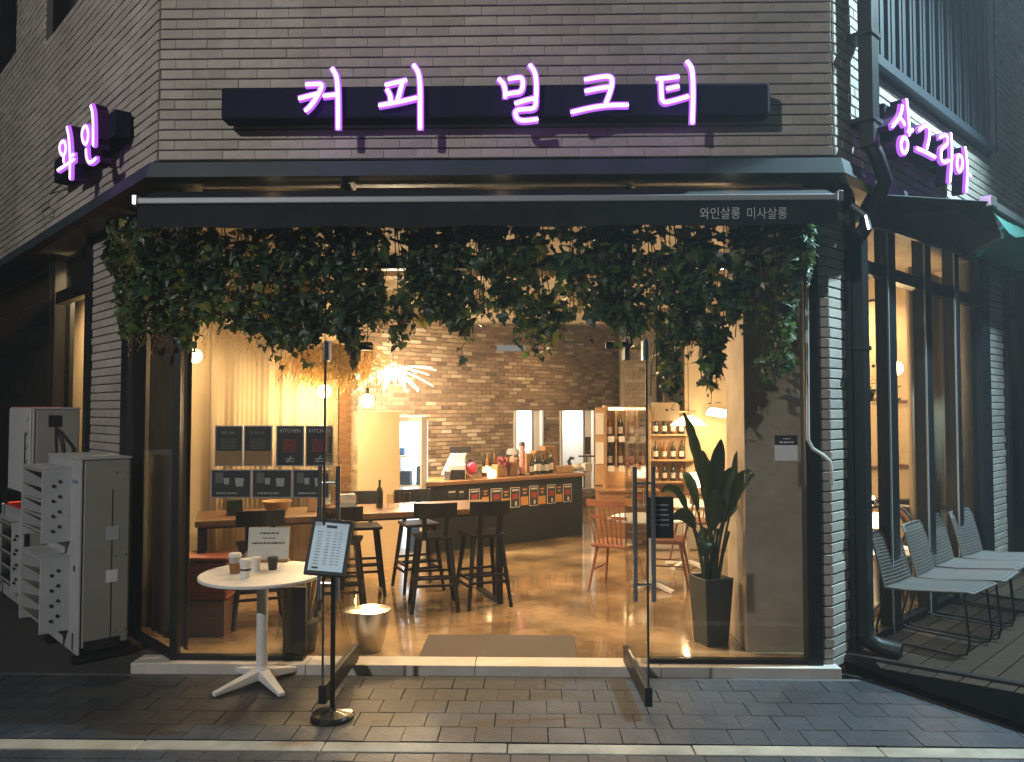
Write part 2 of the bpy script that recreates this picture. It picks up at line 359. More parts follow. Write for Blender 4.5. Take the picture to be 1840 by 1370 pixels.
# ------------------------------------------------------------------ bricks: nearest ones as objects, the rest as one joined part
def brick_mesh(name, l, h, d, m):
    c = .003; mb = MB()
    vs = [(-l/2, 0, -h/2), (l/2, 0, -h/2), (l/2, 0, h/2), (-l/2, 0, h/2)]
    mid = [(x, -d + c, z) for (x, _, z) in vs]; fr = [(x - c * (1 if x > 0 else -1), -d, z - c * (1 if z > 0 else -1)) for (x, _, z) in vs]
    fs = [(0, 1, 5, 4), (1, 2, 6, 5), (2, 3, 7, 6), (3, 0, 4, 7), (4, 5, 9, 8), (5, 6, 10, 9), (6, 7, 11, 10), (7, 4, 8, 11), (8, 9, 10, 11)]
    mb.add(vs + mid + fr, fs); return mb
def brick_field(parent, o, u, n, u0, u1, z0, z1, cl=.222, ch=.0705, bl=.2207, bh=.060, d=.013, m=None, holes=(), limit=300, name='brick', stuff='brick_courses'):
    """courses of bricks on the plane through o (along u, facing n); o is also the parent's base point"""
    m = m or M_BRICK; proto = brick_mesh(name, bl, bh, d, m).mesh(name, m); items = []
    z = z0; row = 0
    while z + ch <= z1 + .001:
        x = u0 - (cl / 2 if row % 2 else 0) + random.uniform(-.012, .012)
        free = [(u0, u1)]
        for (ha, hb, za, zb) in holes:
            if za < z + ch * .6 and z + ch * .4 < zb:
                free = [q for (a, b) in free for q in ((a, min(b, ha)), (max(a, hb), b)) if q[1] - q[0] > .03]
        while x < u1:
            for (fa, fb) in free:
                a, b = max(x, fa), min(x + cl, fb)
                if b - a > .03:
                    items.append((o + u * (a + b) / 2 + V((0, 0, z + ch / 2)), (b - a - (cl - bl)) / bl))
            x += cl
        z += ch; row += 1
    def key(it):
        x, y, dd = px_of(it[0]); inside = -30 < x < 1870 and -30 < y < 1400
        return (0 if inside else 1, dd / max(.2, abs(n.dot((it[0] - CAM_LOC).normalized()))))
    items.sort(key=key)
    uu = u if u.cross(-n).z > 0 else -u
    rot = Matrix((uu, -n, Z3)).transposed().to_euler()
    rest = MB()
    for k, (p, sx) in enumerate(items):
        jit = random.uniform(-.0025, .0025)
        if k < limit:
            b = bpy.data.objects.new(name, proto); COL.objects.link(b); b.parent = parent
            b.location = p - parent.location + n * jit; b.rotation_euler = rot; b.scale = (sx, 1, 1)
        else:
            l = bl * sx
            bm = brick_mesh(name, l, bh, d, m)
            rest.add([p + u * v.x - n * v.y * 1 + Z3 * v.z + n * jit for v in bm.v], bm.f)
    if rest.f:
        # joined bricks sit in the parent's frame
        tag(rest.build(stuff, m, parent, parent.location), kind='stuff')

# ================================================================== GROUND
ZP = -.03
g = MB(); g.box(-40, 40, -40, -1.288, -.25, ZP - .012); tag(g.build('road', M_ROAD, None, (0, -12, ZP)), 'grey block paved road in front of the kerb', None, kind='structure')
road = bpy.data.objects['road']
g = MB(); g.box(-40, 40, -1.15, 14, -.25, ZP - .03); pav = g.build('pavement', mat('paving_bed', (.03, .03, .03), .95), None, (0, -.6, ZP)); tag(pav, 'narrow pavement of dark square stones before the shop', kind='structure')
kerb = thing('kerb', None, None, (0, -1.23, ZP)); tag(kerb, 'pale stone kerb strip along the road', kind='structure')
x = -6.0
while x < 6:
    w = .98; MB().box(x + .003, x + w - .003, -1.285, -1.168, -.2, ZP + random.uniform(.002, .006)).build('kerb_stone', M_KERB, kerb, kerb.location, bevel=.006); x += w
# pavement stones
ps = .2; stone = MB().box(-ps/2 + .0025, ps/2 - .0025, -ps/2 + .0025, ps/2 - .0025, -.03, 0).mesh('paving_stone', M_PAVE)
n_st = 0; rest = MB()
rows = [(-1.05, 0), (-.85, 1), (-.65, 0), (-.45, 1), (-.25, 0)]
for (y, odd) in rows:
    x = -5.0 + (ps / 2 if odd else 0)
    while x < 3.6:
        z = ZP + random.uniform(-.002, .001)
        pp = px_of(V((x, y, z)))
        rr = nR.dot(V((x, y, 0)) - CR)
        if -60 < pp[0] < 1900 and n_st < 300:
            b = bpy.data.objects.new('paving_stone', stone); COL.objects.link(b); b.parent = pav
            b.location = V((x + random.uniform(-.002, .002), y, z)) - pav.location; b.rotation_euler = (random.uniform(-.004, .004), random.uniform(-.004, .004), random.uniform(-.006, .006)); n_st += 1
        x += ps
MB().box(-5, 3.6, -.146, -.104, -.06, ZP - .004).build('edge_strip', mat('strip_stone', (.09, .09, .09), .7, nscale=20, namt=.3), pav, pav.location)
# small blocks of the road
bs = MB().box(-.097, .097, -.047, .047, -.03, 0).mesh('road_block', M_PAVE)
for r_ in range(5):
    x = -3.4 + (.1 if r_ % 2 else 0); y = -1.342 - r_ * .1
    while x < 3.4:
        b = bpy.data.objects.new('road_block', bs); COL.objects.link(b); b.parent = road
        b.location = V((x, y, ZP + random.uniform(-.003, .001))) - road.location; x += .2
# stone sill under the shop front
sill = thing('stone_sill', 'pale stone sill running under the glass shop front', 'sill', (-.2, -.03, 0))
x = -2.72
for w in (1.2, 1.15, 1.25, 1.2):
    MB().box(x + .002, min(x + w, 2.12) - .002, -.10, .09, -.06, .035).build('sill_stone', M_SILL, sill, sill.location, bevel=.004); x += w

# ================================================================== INTERIOR SHELL
ZC = 3.28
fl = MB(); fl.prism([V((-2.44, .09, 0)), V((2.03, .09, 0)), RW(7.5, 0, -.12), V((7.4, 13, 0)), V((-8, 13, 0)), LW(7.5, 0, -.12)][::1], (0, 0, -.08))
for i in range(len(fl.v)): pass
tag(fl.build('floor', M_FLOOR, None, (0, 3, 0)), 'polished amber concrete floor of the cafe', kind='structure')
cl = MB(); cl.prism([V((-2.40, .12, ZC)), V((1.99, .12, ZC)), RW(7.5, ZC, -.12), V((7.4, 13, ZC)), V((-8, 13, ZC)), LW(7.5, ZC, -.12)], (0, 0, .1))
tag(cl.build('ceiling', M_CEIL, None, (0, 3, ZC)), 'board ceiling of the cafe', kind='structure')
for k, (a, b) in enumerate([((-3.4, 4.4), (4.2, 4.9)), ((-2.8, 6.4), (5.0, 7.1)), ((-2.4, 2.4), (3.4, 2.7))]):
    mb = MB(); mb.bar((a[0], a[1], ZC - .09), (b[0], b[1], ZC - .09), .22, .18)
    tag(mb.build('ceiling_beam', M_BEAM, None, (a[0], a[1], ZC)), ['cream ceiling beam above the high bar table', 'cream ceiling beam over the counter', 'cream ceiling beam just inside the glass front'][k], 'beam', 'ceiling beams')
# old brick wall behind the counter (45 degrees), real bricks joined
B0 = V((-2.9, 4.9, 0)); uB = V((1, 1, 0)) / S2; nB = V((1, -1, 0)) / S2
bw = thing('brick_wall', 'old brown brick wall behind the counter', 'wall', B0)
# openings given in (u, z)
def onB(px, py):
    p = hit(px, py, nB, nB.dot(B0)); return ((p - B0).dot(uB), p.z)
h1 = (onB(922, 812), onB(974, 738)); h2 = (onB(1005, 838), onB(1066, 738))
U1a, U1b, U2a, U2b = h1[0][0], h1[1][0], h2[0][0], h2[1][0]
ztop = (h1[1][1] + h2[1][1]) / 2; zb1, zb2 = h1[0][1] - .1, h2[0][1] - .45
UE = onB(1108, 700)[0]
wb = MB()
def slab(mb, u0, u1, z0, z1, d=.2): mb.ob(B0 + uB * (u0 + u1) / 2 - nB * (d / 2 + .004) + Z3 * (z0 + z1) / 2, uB * (u1 - u0) / 2, nB * d / 2, Z3 * (z1 - z0) / 2)
slab(wb, -1.5, U1a, 0, ZC); slab(wb, U1b, U2a, 0, ZC); slab(wb, U2b, UE + .6, 0, ZC)
slab(wb, U1a, U1b, 0, zb1); slab(wb, U1a, U1b, ztop, ZC); slab(wb, U2a, U2b, 0, zb2); slab(wb, U2a, U2b, ztop, ZC)
wb.build('wall_core', M_IMORT, bw, B0)
brick_field(bw, B0, uB, nB, -1.4, UE + .5, .05, ZC - .03, cl=.20, ch=.061, bl=.190, bh=.051, d=.014, m=M_IBRICK, holes=((U1a, U1b, zb1, ztop), (U2a, U2b, zb2, ztop)), limit=0)
for k, (ua, ub, zb) in enumerate(((U1a, U1b, zb1), (U2a, U2b, zb2))):
    c = B0 + uB * (ua + ub) / 2
    t = thing('kitchen_hatch', ['narrow white lit kitchen hatch in the brick wall', 'wider white lit kitchen hatch beside the bottle shelf'][k], 'hatch', c - nB * .3 + Z3 * zb, 'kitchen hatches')
    mb = MB(); w = (ub - ua) / 2
    cc = c - nB * .85
    mb.ob(cc - nB * .6 + Z3 * (zb + ztop) / 2, uB * (w + .5), nB * .02, Z3 * ((ztop - zb) / 2 + .3))
    mb.ob(c - nB * .85 - uB * (w + .02) + Z3 * (zb + ztop) / 2, uB * .018, nB * .6, Z3 * ((ztop - zb) / 2))
    mb.ob(c - nB * .85 + uB * (w + .02) + Z3 * (zb + ztop) / 2, uB * .018, nB * .6, Z3 * ((ztop - zb) / 2))
    mb.ob(c - nB * .85 + Z3 * (zb - .02), uB * w, nB * .6, Z3 * .018); mb.ob(c - nB * .85 + Z3 * (ztop + .02), uB * w, nB * .6, Z3 * .018)
    mb.build('room_wall', M_WHITE, t, t.location)
    for sgn in (-1, 1): MB().ob(c + uB * sgn * (w - .02) + nB * .012 + Z3 * (zb + ztop) / 2, uB * .02, nB * .03, Z3 * (ztop - zb) / 2).build('hatch_frame', M_WHITE, t, t.location)
    lamp('kitchen_light', c - nB * .6 + Z3 * (ztop - .15), 26, (1, .93, .82), .1)
    for q in range(2): MB().ob(c - nB * 1.2 - uB * (w * .45) + Z3 * (zb + .25 + .3 * q), uB * w * .4, nB * .12, Z3 * .012).build('kitchen_shelf', M_CHROME, t, t.location)
    for q in range(2):
        for e in range(3): MB().cyl(c - nB * 1.2 - uB * (w * (.75 - .28 * e)) + Z3 * (zb + .262 + .3 * q), c - nB * 1.2 - uB * (w * (.75 - .28 * e)) + Z3 * (zb + .36 + .3 * q), .045).build('jar', M_KRAFT, t, t.location)
# other inside walls
def wallbox(name, a, b, z0, z1, m, label, d=.12, cat='wall', group=None):
    a, b = V((a[0], a[1], 0)), V((b[0], b[1], 0)); mb = MB(); u = (b - a); n = u.normalized().cross(Z3)
    mb.ob((a + b) / 2 + Z3 * (z0 + z1) / 2, u / 2, n * d / 2, Z3 * (z1 - z0) / 2)
    return tag(mb.build(name, m, None, (a + b) / 2 + Z3 * z0), label, cat, group)
wallbox('plaster_wall', (-3.25, 1.32), (-1.98, 2.88), 0, ZC - .004, M_PLASTER, 'cream plaster wall behind the tan curtain', cat='wall')
wallbox('low_partition', (-1.98, 2.9), (-1.52, 3.46), 0, 1.74, M_PLASTER, 'low cream partition ending beside the bright display case')
wallbox('corner_post', (-2.03, 2.74), (-1.93, 2.86), 0, ZC - .006, M_WOODM, 'brown wooden post between the curtain and brick wall', .1, 'post')
pE = B0 + uB * UE
wallbox('tiled_column', (pE.x + .02, pE.y - .42), (pE.x + .62, pE.y - .42), 0, ZC - .005, M_BEAM, 'pale tiled column between brick wall and brown panels', .3, 'column')
tc_ = bpy.data.objects['tiled_column']
tl = MB()
z = .1
while z < ZC - .1:
    xx = pE.x + .03
    while xx < pE.x + .6: tl.box(xx, xx + .1, pE.y - .585, pE.y - .571, z, z + .05); xx += .106
    z += .056
tag(tl.build('tile_courses', M_TILE, tc_, tc_.location), kind='stuff')
wallbox('brown_wall', (pE.x + .5, 7.2), (7.2, 7.2), 0, ZC - .005, M_BROWN, 'dark brown panelled wall at the far right of the cafe')
wallbox('back_wall', (-8, 12.9), (7, 12.9), 0, ZC - .005, M_PLASTER, 'cream back wall of the cafe', .1)
wallbox('side_wall', (-3.2, 1.5), (-6.6, 4.6), 0, ZC - .005, M_PLASTER, 'cream wall behind the left street window', .1)
a_ = RW(4.05, 0, -.15); b_ = a_ + V((-1, 1, 0)) * 2.6
wallbox('panelled_wall', (a_.x, a_.y), (b_.x, b_.y), 0, ZC - .005, M_PLASTER, 'warm cream wall with dark picture mouldings seen through the right windows')
wS = bpy.data.objects['panelled_wall']
for (x0, y0, x1, y1) in ((1563, 718, 1592, 840), (1624, 722, 1656, 838)):
    a, b = PRS(x0, y1, 3.985), PRS(x1, y0, 3.985); mb = MB(); ux = V((b.x - a.x, b.y - a.y, 0)); un = ux.normalized()
    c = V((a.x + b.x, a.y + b.y, 0)) / 2; zc = (a.z + b.z) / 2; hh = abs(b.z - a.z) / 2; ww = max(ux.length / 2, .18)
    for sgn in (-1, 1):
        mb.ob(c + un * ww * sgn + Z3 * zc, un * .018, dR * .012, Z3 * (hh + .018)); mb.ob(c + Z3 * (zc + hh * sgn), un * (ww - .018), dR * .012, Z3 * .018)
    mb.build('moulding', M_WOOD, wS, wS.location)
# wooden slats on brown wall
bwl = bpy.data.objects['brown_wall']
for px in (1236, 1256, 1291, 1309):
    a = PY(px, 718, 7.12); b = PY(px, 673, 7.12); MB().box(a.x - .05, a.x + .05, 7.09, 7.139, a.z, b.z).build('slat', M_BEAM, bwl, bwl.location)
# concrete pillar
pl = MB(); pc = PZ(1340, 1170, 0)
pl.box(pc.x, pc.x + .48, pc.y - .02, pc.y + .5, 0, ZC - .006)
tag(pl.build('concrete_pillar', M_CONC, None, (pc.x + .24, pc.y + .24, 0), bevel=.006), 'raw concrete pillar behind the right glass panel', 'pillar')

# ================================================================== OUTER WALLS
P_ = .16
def outer_wall(label, o, u, n, u0, u1, z0, z1, holes=(), zthick=.25, limit=300):
    t = thing('brick_wall', label, 'wall', o + u * (u0 + u1) / 2 + Z3 * z0)
    core = MB()
    zs = sorted({z0, z1, *[h[2] for h in holes], *[h[3] for h in holes]}); us = sorted({u0, u1, *[h[0] for h in holes], *[h[1] for h in holes]})
    for i in range(len(us) - 1):
        for j in range(len(zs) - 1):
            cu, cz = (us[i] + us[i+1]) / 2, (zs[j] + zs[j+1]) / 2
            if any(h[0] < cu < h[1] and h[2] < cz < h[3] for h in holes): continue
            core.ob(o + u * cu + Z3 * cz - n * (zthick / 2), u * (us[i+1] - us[i]) / 2, n * zthick / 2, Z3 * (zs[j+1] - zs[j]) / 2)
    core.build('wall_core', M_MORTAR, t, t.location)
    brick_field(t, o, u, n, u0, u1, z0, z1, holes=holes, limit=limit)
    return t
ZU = 3.47
CUL = V((-2.555, -P_, 0)); CUR = V((2.05, -P_, 0))
outer_wall('long pale bricks above the entrance behind the main neon sign', CUL, V((1, 0, 0)), V((0, -1, 0)), .006, 4.6, ZU, 4.88)
def sU(px, py): p = hit(px, py, nL, nL.dot(CUL)); return (p - CUL).dot(dL), p.z
lh = [(sU(150, 0)[0] - .5, sU(83, 84)[0], sU(83, 84)[1], 7.4), (sU(31, 97)[0] - .0, sU(31, 97)[0] + 1.3, sU(15, 115)[1], 7.4)]
wl_ = outer_wall('pale brick upper wall receding on the left street side', CUL, dL, nL, .006, 8, ZU, 7.4, holes=lh)
rh = [(.52, 3.55, 4.27, 7.0)]
wr_ = outer_wall('pale brick upper wall on the right under the metal screen', CUR, dR, nR, .006, 7.5, ZU, 6.4, holes=rh)
outer_wall('brick pier between the left window and glass corner', CL, dL, nL, 1.12, 2.02, 0, 3.3, limit=260)
# corner pier right: front and side faces of one thing
t = thing('brick_pier', 'slim pale brick corner pier beside the white cable conduit', 'pier', CR)
cp = MB(); cp.prism([V((1.955, -.005, 0)), V((2.05, -.005, 0)), RW(.275, 0, .0), RW(.275, 0, -.14), V((1.955, .14, 0))], (0, 0, 3.3)); cp.build('pier_core', M_MORTAR, t, CR)
brick_field(t, V((2.05, -.005, 0)), V((1, 0, 0)), V((0, -1, 0)), -.093, .012, 0, 3.3, cl=.5, bl=.496, limit=60)
brick_field(t, CR, dR, nR, .004, .275, 0, 3.3, cl=.5, bl=.496, limit=60)
outer_wall('dark brick pier at the far right past the side windows', CR, dR, nR, 3.62, 4.2, 0, 3.3, limit=200)
# window in upper left wall
for k, h in enumerate(lh):
    c = CUL + dL * (h[0] + h[1]) / 2 + Z3 * (h[2] + h[3]) / 2
    t = thing('upper_window', ['dark upstairs window nearer the corner on the left wall', 'dark upstairs window farther along the left wall'][k], 'window', c - Z3 * (h[3] - h[2]) / 2, 'upstairs windows')
    mb = MB(); w, hh = (h[1] - h[0]) / 2, (h[3] - h[2]) / 2
    for sgn in (-1, 1): mb.ob(c + dL * sgn * (w - .03) - nL * .1, dL * .03, nL * .05, Z3 * hh)
    mb.ob(c - Z3 * (hh - .03) - nL * .1, dL * (w - .06), nL * .05, Z3 * .03); mb.ob(c - nL * .1, dL * .025, nL * .04, Z3 * (hh - .06))
    mb.build('window_frame', M_DARK, t, t.location)
    MB().ob(c - nL * .13, dL * (w - .06), nL * .006, Z3 * hh).build('pane', mat('dark_glass', (.012, .015, .018), .08), t, t.location)
# metal screen upper right
t = thing('metal_screen', 'tall grey blue metal slat screen over the right sign', 'screen', RW(1.9, 4.27, P_))
fr = MB()
for s_ in (.45, 3.42): fr.ob(RW(s_, 5.6, P_ - .02), dR * .03, nR * .05, Z3 * 1.3)
fr.ob(RW(1.93, 4.31, P_ - .02), dR * 1.455, nR * .05, Z3 * .035); fr.build('screen_frame', M_SCREENM, t, t.location)
MB().ob(RW(1.93, 5.6, P_ - .2), dR * 1.5, nR * .02, Z3 * 1.35).build('back_panel', M_DARK, t, t.location)
sl = MB().ob(V((0, 0, 0)), dR * .022, nR * .018, Z3 * 1.27).mesh('slat', M_SCREENM)
for k in range(38):
    o = bpy.data.objects.new('slat', sl); COL.objects.link(o); o.parent = t
    o.location = RW(.52 + k * .0755, 5.62, P_ - .03 - (.02 if k % 3 == 0 else 0)) - t.location
# cornice / flashing wrapping three sides, and soffit
t = thing('cornice', 'dark painted metal cornice band under the brick walls', 'cornice', (-.2, -.2, 3.3))
prof = [(.19, 3.305), (.255, 3.33), (.225, 3.44), (P_ - .02, 3.468), (-.1, 3.468), (-.1, 3.305)]
def corner_off(k, o):    # offset corner points of the plan polygon (left far, left corner, right corner, right far)
    q = math.tan(R(22.5)) * (o - P_)
    return [CUL + dL * 8 + nL * (o - P_), V((CUL.x - q, -o, 0)), V((CUR.x + q, -o, 0)), CUR + dR * 7.5 + nR * (o - P_)][k]
for k in range(3):
    mb = MB(); A = [corner_off(k, o) + Z3 * z for (o, z) in prof]; Bp = [corner_off(k + 1, o) + Z3 * z for (o, z) in prof]; n_ = len(prof)
    mb.add(A + Bp, [tuple(range(n_)), tuple(range(2 * n_ - 1, n_ - 1, -1))] + [(i, n_ + i, n_ + (i + 1) % n_, (i + 1) % n_) for i in range(n_)])
    mb.build('flashing', M_FLASH, t, t.location)
# drainpipe
t = thing('drainpipe', 'black drainpipe with bent shoe on the right corner pier', 'drainpipe', RW(.38, .05, .07))
d1 = MB(); d1.bar(RW(.18, 6.4, .24), RW(.18, 3.56, .24), .115, .1, up=nR); d1.build('upper_pipe', M_DARK, t, t.location, bevel=.008)
MB().tube([RW(.18, 3.6, .24), RW(.20, 3.5, .28), RW(.28, 3.34, .30), RW(.36, 3.1, .16), RW(.37, 3.0, .08)], .052, 10).build('bend', M_DARK, t, t.location, smooth=40)
d2 = MB(); d2.bar(RW(.37, 3.05, .07), RW(.37, .16, .07), .12, .10, up=nR); d2.build('lower_pipe', M_DARK, t, t.location, bevel=.008)
MB().tube([RW(.37, .22, .07), RW(.37, .14, .09), RW(.40, .10, .17), RW(.42, .085, .30)], [.055, .06, .062, .066], 10).build('shoe', M_DARK, t, t.location, smooth=40)
for z in (1.1, 2.2): MB().ob(RW(.37, z, .06), dR * .075, nR * .065, Z3 * .015).build('clamp', M_DARK, t, t.location)
for z in (4.35, 3.75): MB().ob(RW(.18, z, .2), dR * .085, nR * .1, Z3 * .015).build('clamp', M_DARK, t, t.location)

# ================================================================== SHOP FRONT GLASS
gx_doorL = PY(640, 1187).x; gx_doorR = PY(1125, 1187).x
XRF = PY(1462, 1000).x
fr = thing('shop_front', 'frameless glass shop front in dark metal frame with open entrance', 'shop front', (-.3, 0, 0))
def post(x, z0, z1, w=.05, d=.08, y=0.0): MB().box(x - w/2, x + w/2, y - d/2, y + d/2, z0, z1).build('post', M_DARK, fr, fr.location, bevel=.004)
post(CL.x + .0, .03, 3.3, .05, .07); post(XRF - .01, .03, 3.3, .10, .10)
post(gx_doorL - .09, 2.22, 3.3, .07, .09); post(gx_doorR + .03, 2.22, 3.3, .05, .09)
post(-1.64, .035, .52, .16, .05, .06)
MB().box(CL.x + .03, -1.56, -.03, .03, .036, .066).build('bottom_rail', M_DARK, fr, fr.location)
MB().box(gx_doorR + .1, XRF - .06, -.03, .03, .036, .066).build('bottom_rail', M_DARK, fr, fr.location)
MB().box(CL.x + .03, XRF - .06, -.045, .045, 2.74, 2.83).build('transom_bar', M_DARK, fr, fr.location)
def pane(x0, x1, z0, z1, y=0.0, parent=fr): MB().box(x0, x1, y - .006, y + .006, z0, z1).build('pane', M_GLASS, parent, parent.location)
pane(CL.x + .026, gx_doorL - .004, .067, 2.735); pane(gx_doorR + .004, XRF - .062, .067, 2.735)
pane(gx_doorL, gx_doorR, 2.215, 2.735); pane(CL.x + .026, XRF - .062, 2.835, 3.29)
# patch fittings over the doors
mb = MB(); z_ = 2.20
mb.box(gx_doorL - .09, gx_doorL + .10, -.022, .022, z_ - .025, z_ + .03); mb.box(gx_doorL - .09, gx_doorL - .03, -.02, .02, z_ + .03, z_ + .2); mb.build('patch_fitting', M_DARK, fr, fr.location, bevel=.006)
mb = MB(); mb.box(gx_doorR - .13, gx_doorR + .05, -.022, .022, z_ - .02, z_ + .03); mb.box(gx_doorR, gx_doorR + .05, -.02, .02, z_ + .03, z_ + .2); mb.build('patch_fitting', M_DARK, fr, fr.location, bevel=.006)
a = PY(893, 632); mb = MB(); mb.box(a.x, a.x + .2, -.03, -.008, 2.165, 2.205); mb.build('door_sensor', M_WHITE, fr, fr.location)
# left glass return (45 degrees)
lr = thing('corner_window', 'narrow dark framed glass return at the left corner', 'window', LW(.5, 0))
for s_, w in ((1.03, .16), (.82, .05)): MB().ob(LW(s_, 1.66), dL * w / 2, nL * .045, Z3 * 1.63).build('post', M_DARK, lr, lr.location, bevel=.004)
MB().ob(LW(.42, .05), dL * .37, nL * .03, Z3 * .017).build('bottom_rail', M_DARK, lr, lr.location)
MB().ob(LW(.42, 1.68), dL * .37, nL * .006, Z3 * 1.6).build('pane', M_GLASS, lr, lr.location)
mb = MB(); N = 30
mb.add([q for i in range(N + 1) for q in (LW(.03 + .80 * i / N, .07, -.10 + .012 * math.sin(i * 1.3)), LW(.03 + .80 * i / N, 3.2, -.10 + .012 * math.sin(i * 1.3)))], [(2*i, 2*i+2, 2*i+3, 2*i+1) for i in range(N)])
tag(mb.build('blind', mat('brown_blind', (.10, .065, .04), .8, nscale=3, namt=.3), None, LW(.4, .1, -.1), solid=.006, smooth=60), 'brown blind drawn behind the left corner glass', 'blind')
# doors, swung outwards
def door(hx, ang, label, sgn):
    t = thing('glass_door', label, 'door', (hx, -.02, 0), 'glass entrance doors'); w = .80; z0, z1 = .05, 2.17
    u = V((math.cos(ang), math.sin(ang), 0)); n = u.cross(Z3); o = V((hx, -.02, 0))
    MB().ob(o + u * w / 2 + Z3 * (z0 + .11 + z1) / 2, u * w / 2, n * .006, Z3 * (z1 - z0 - .11) / 2).build('pane', M_GLASS, t, o)
    MB().ob(o + u * (w / 2 + .005) + Z3 * (z0 + .05), u * (w / 2 + .012), n * .022, Z3 * .055).build('bottom_rail', M_DARK, t, o, bevel=.004)
    MB().ob(o + u * (w + .004) + Z3 * (z0 + z1) / 2, u * .004, n * .0062, Z3 * (z1 - z0) / 2).build('edge_seal', mat('glass_edge', (.03, .045, .04), .2), t, o)
    MB().ob(o + u * .06 + Z3 * (z1 - .03), u * .07, n * .02, Z3 * .045).build('pivot_fitting', M_DARK, t, o, bevel=.004)
    MB().ob(o + u * (w - .04) + Z3 * (z1 - .06), u * .03, n * .018, Z3 * .06).build('pivot_fitting', M_ALU, t, o, bevel=.004)
    for q in (-1, 1):
        hb = MB(); c = o + u * (w - .1) + n * .055 * q
        hb.cyl(c + Z3 * .62, c + Z3 * 1.42, .0145, n=12)
        for z in (.72, 1.32): hb.cyl(c + Z3 * z, c - n * .055 * q + Z3 * z, .009, n=8)
        hb.build('handle', M_CHROME, t, o, smooth=40)
    return t
door(gx_doorL, R(-91), 'left glass entrance door standing open towards the street', -1)
door(gx_doorR, R(-88), 'right glass entrance door standing open towards the street', 1)
# small black sign at right door handle
c = V((gx_doorR + .045, -.70, 1.12)); mb = MB(); mb.box(c.x, c.x + .16, c.y, c.y + .012, c.z - .13, c.z + .12)
sg = mb.build('door_sign', M_BLACK, None, c, bevel=.02); tag(sg, 'black rounded notice hanging at the right door handles', 'sign')
mb = MB()
for q in range(5): dashes(mb, c + V((.02, -.001, 0)), V((1, 0, 0)), Z3, 0, .11, .07 - .03 * q, .008)
mb.build('print', M_CUP, sg, c)

# ================================================================== RIGHT SIDE WINDOWS
sw = thing('side_windows', 'tall dark framed street windows along the right wall', 'window', RW(2, 0, 0))
def smul(s_, w, z0=.0, z1=3.3): MB().ob(RW(s_, (z0 + z1) / 2, 0), dR * w / 2, nR * .05, Z3 * (z1 - z0) / 2).build('mullion', M_DARK, sw, sw.location, bevel=.004)
for s_, w in ((.335, .11), (1.05, .17), (1.85, .17), (2.6, .15), (3.46, .28), (4.26, .1), (5.1, .1), (6.0, .1)): smul(s_, w)
for s_ in (.965, 1.765, 2.525): MB().ob(RW(s_ - .004, 1.65, .052), dR * .008, nR * .006, Z3 * 1.6).build('bright_edge', M_BARM, sw, sw.location)
edges = [(.39, .95), (1.135, 1.75), (1.935, 2.51), (2.675, 3.32), (4.31, 5.05), (5.15, 5.95)]
for a, b in edges:
    MB().ob(RW((a + b) / 2, 2.82, 0), dR * (b - a) / 2, nR * .04, Z3 * .05).build('transom_bar', M_DARK, sw, sw.location)
    MB().ob(RW((a + b) / 2, .06, 0), dR * (b - a) / 2, nR * .04, Z3 * .05).build('bottom_rail', M_DARK, sw, sw.location)
    MB().ob(RW((a + b) / 2, 1.44, -.01), dR * (b - a) / 2, nR * .005, Z3 * 1.33).build('pane', M_GLASS, sw, sw.location)
    MB().ob(RW((a + b) / 2, 3.08, -.01), dR * (b - a) / 2, nR * .005, Z3 * .2).build('pane', M_GLASS, sw, sw.location)
# curtains inside right windows
mb = MB(); N = 60; vs = []; fs = []
for i in range(N + 1):
    s_ = 2.45 + 1.05 * i / N; o = -.32 + .035 * math.sin(i * 1.1) + .01 * math.sin(i * 2.7)
    vs += [RW(s_, .1, o), RW(s_, 3.1, o)]
fs = [(2*i, 2*i+2, 2*i+3, 2*i+1) for i in range(N)]
mb.add(vs, fs); tag(mb.build('curtain', M_CURT, None, RW(3, .1, -.3), solid=.004, smooth=60), 'beige curtain behind the last right window', 'curtain')
# left street window
lw = thing('street_window', 'dark framed left street window lit warm from inside', 'window', LW(2.6, 0))
for s_, w in ((2.07, .09), (3.18, .10)): MB().ob(LW(s_, 1.66), dL * w / 2, nL * .05, Z3 * 1.64).build('mullion', M_DARK, lw, lw.location)
MB().ob(LW(2.63, 2.86), dL * .49, nL * .045, Z3 * .06).build('transom_bar', M_DARK, lw, lw.location)
MB().ob(LW(2.63, 1.45), dL * .49, nL * .005, Z3 * 1.34).build('pane', M_GLASS, lw, lw.location)
MB().ob(LW(2.63, 3.1), dL * .49, nL * .005, Z3 * .17).build('pane', M_GLASS, lw, lw.location)
MB().ob(LW(2.75, 3.08, -.12), dL * .27, nL * .1, Z3 * .15).build('vent_box', M_DARK, lw, lw.location)
t = thing('dark_shutter', 'dark shuttered bay at the far left beyond the window', 'shutter', LW(5.2, 0))
MB().ob(LW(5.2, 1.64, -.14), dL * 1.95, nL * .02, Z3 * 1.64).build('shutter_panel', M_DARK, t, t.location)
for k in range(12): MB().ob(LW(5.2, .14 + k * .27, -.115), dL * 1.93, nL * .01, Z3 * .12).build('slat', M_DARK, t, t.location)
MB().ob(LW(3.30, 1.64), dL * .05, nL * .07, Z3 * 1.64).build('post', M_DARK, t, t.location)

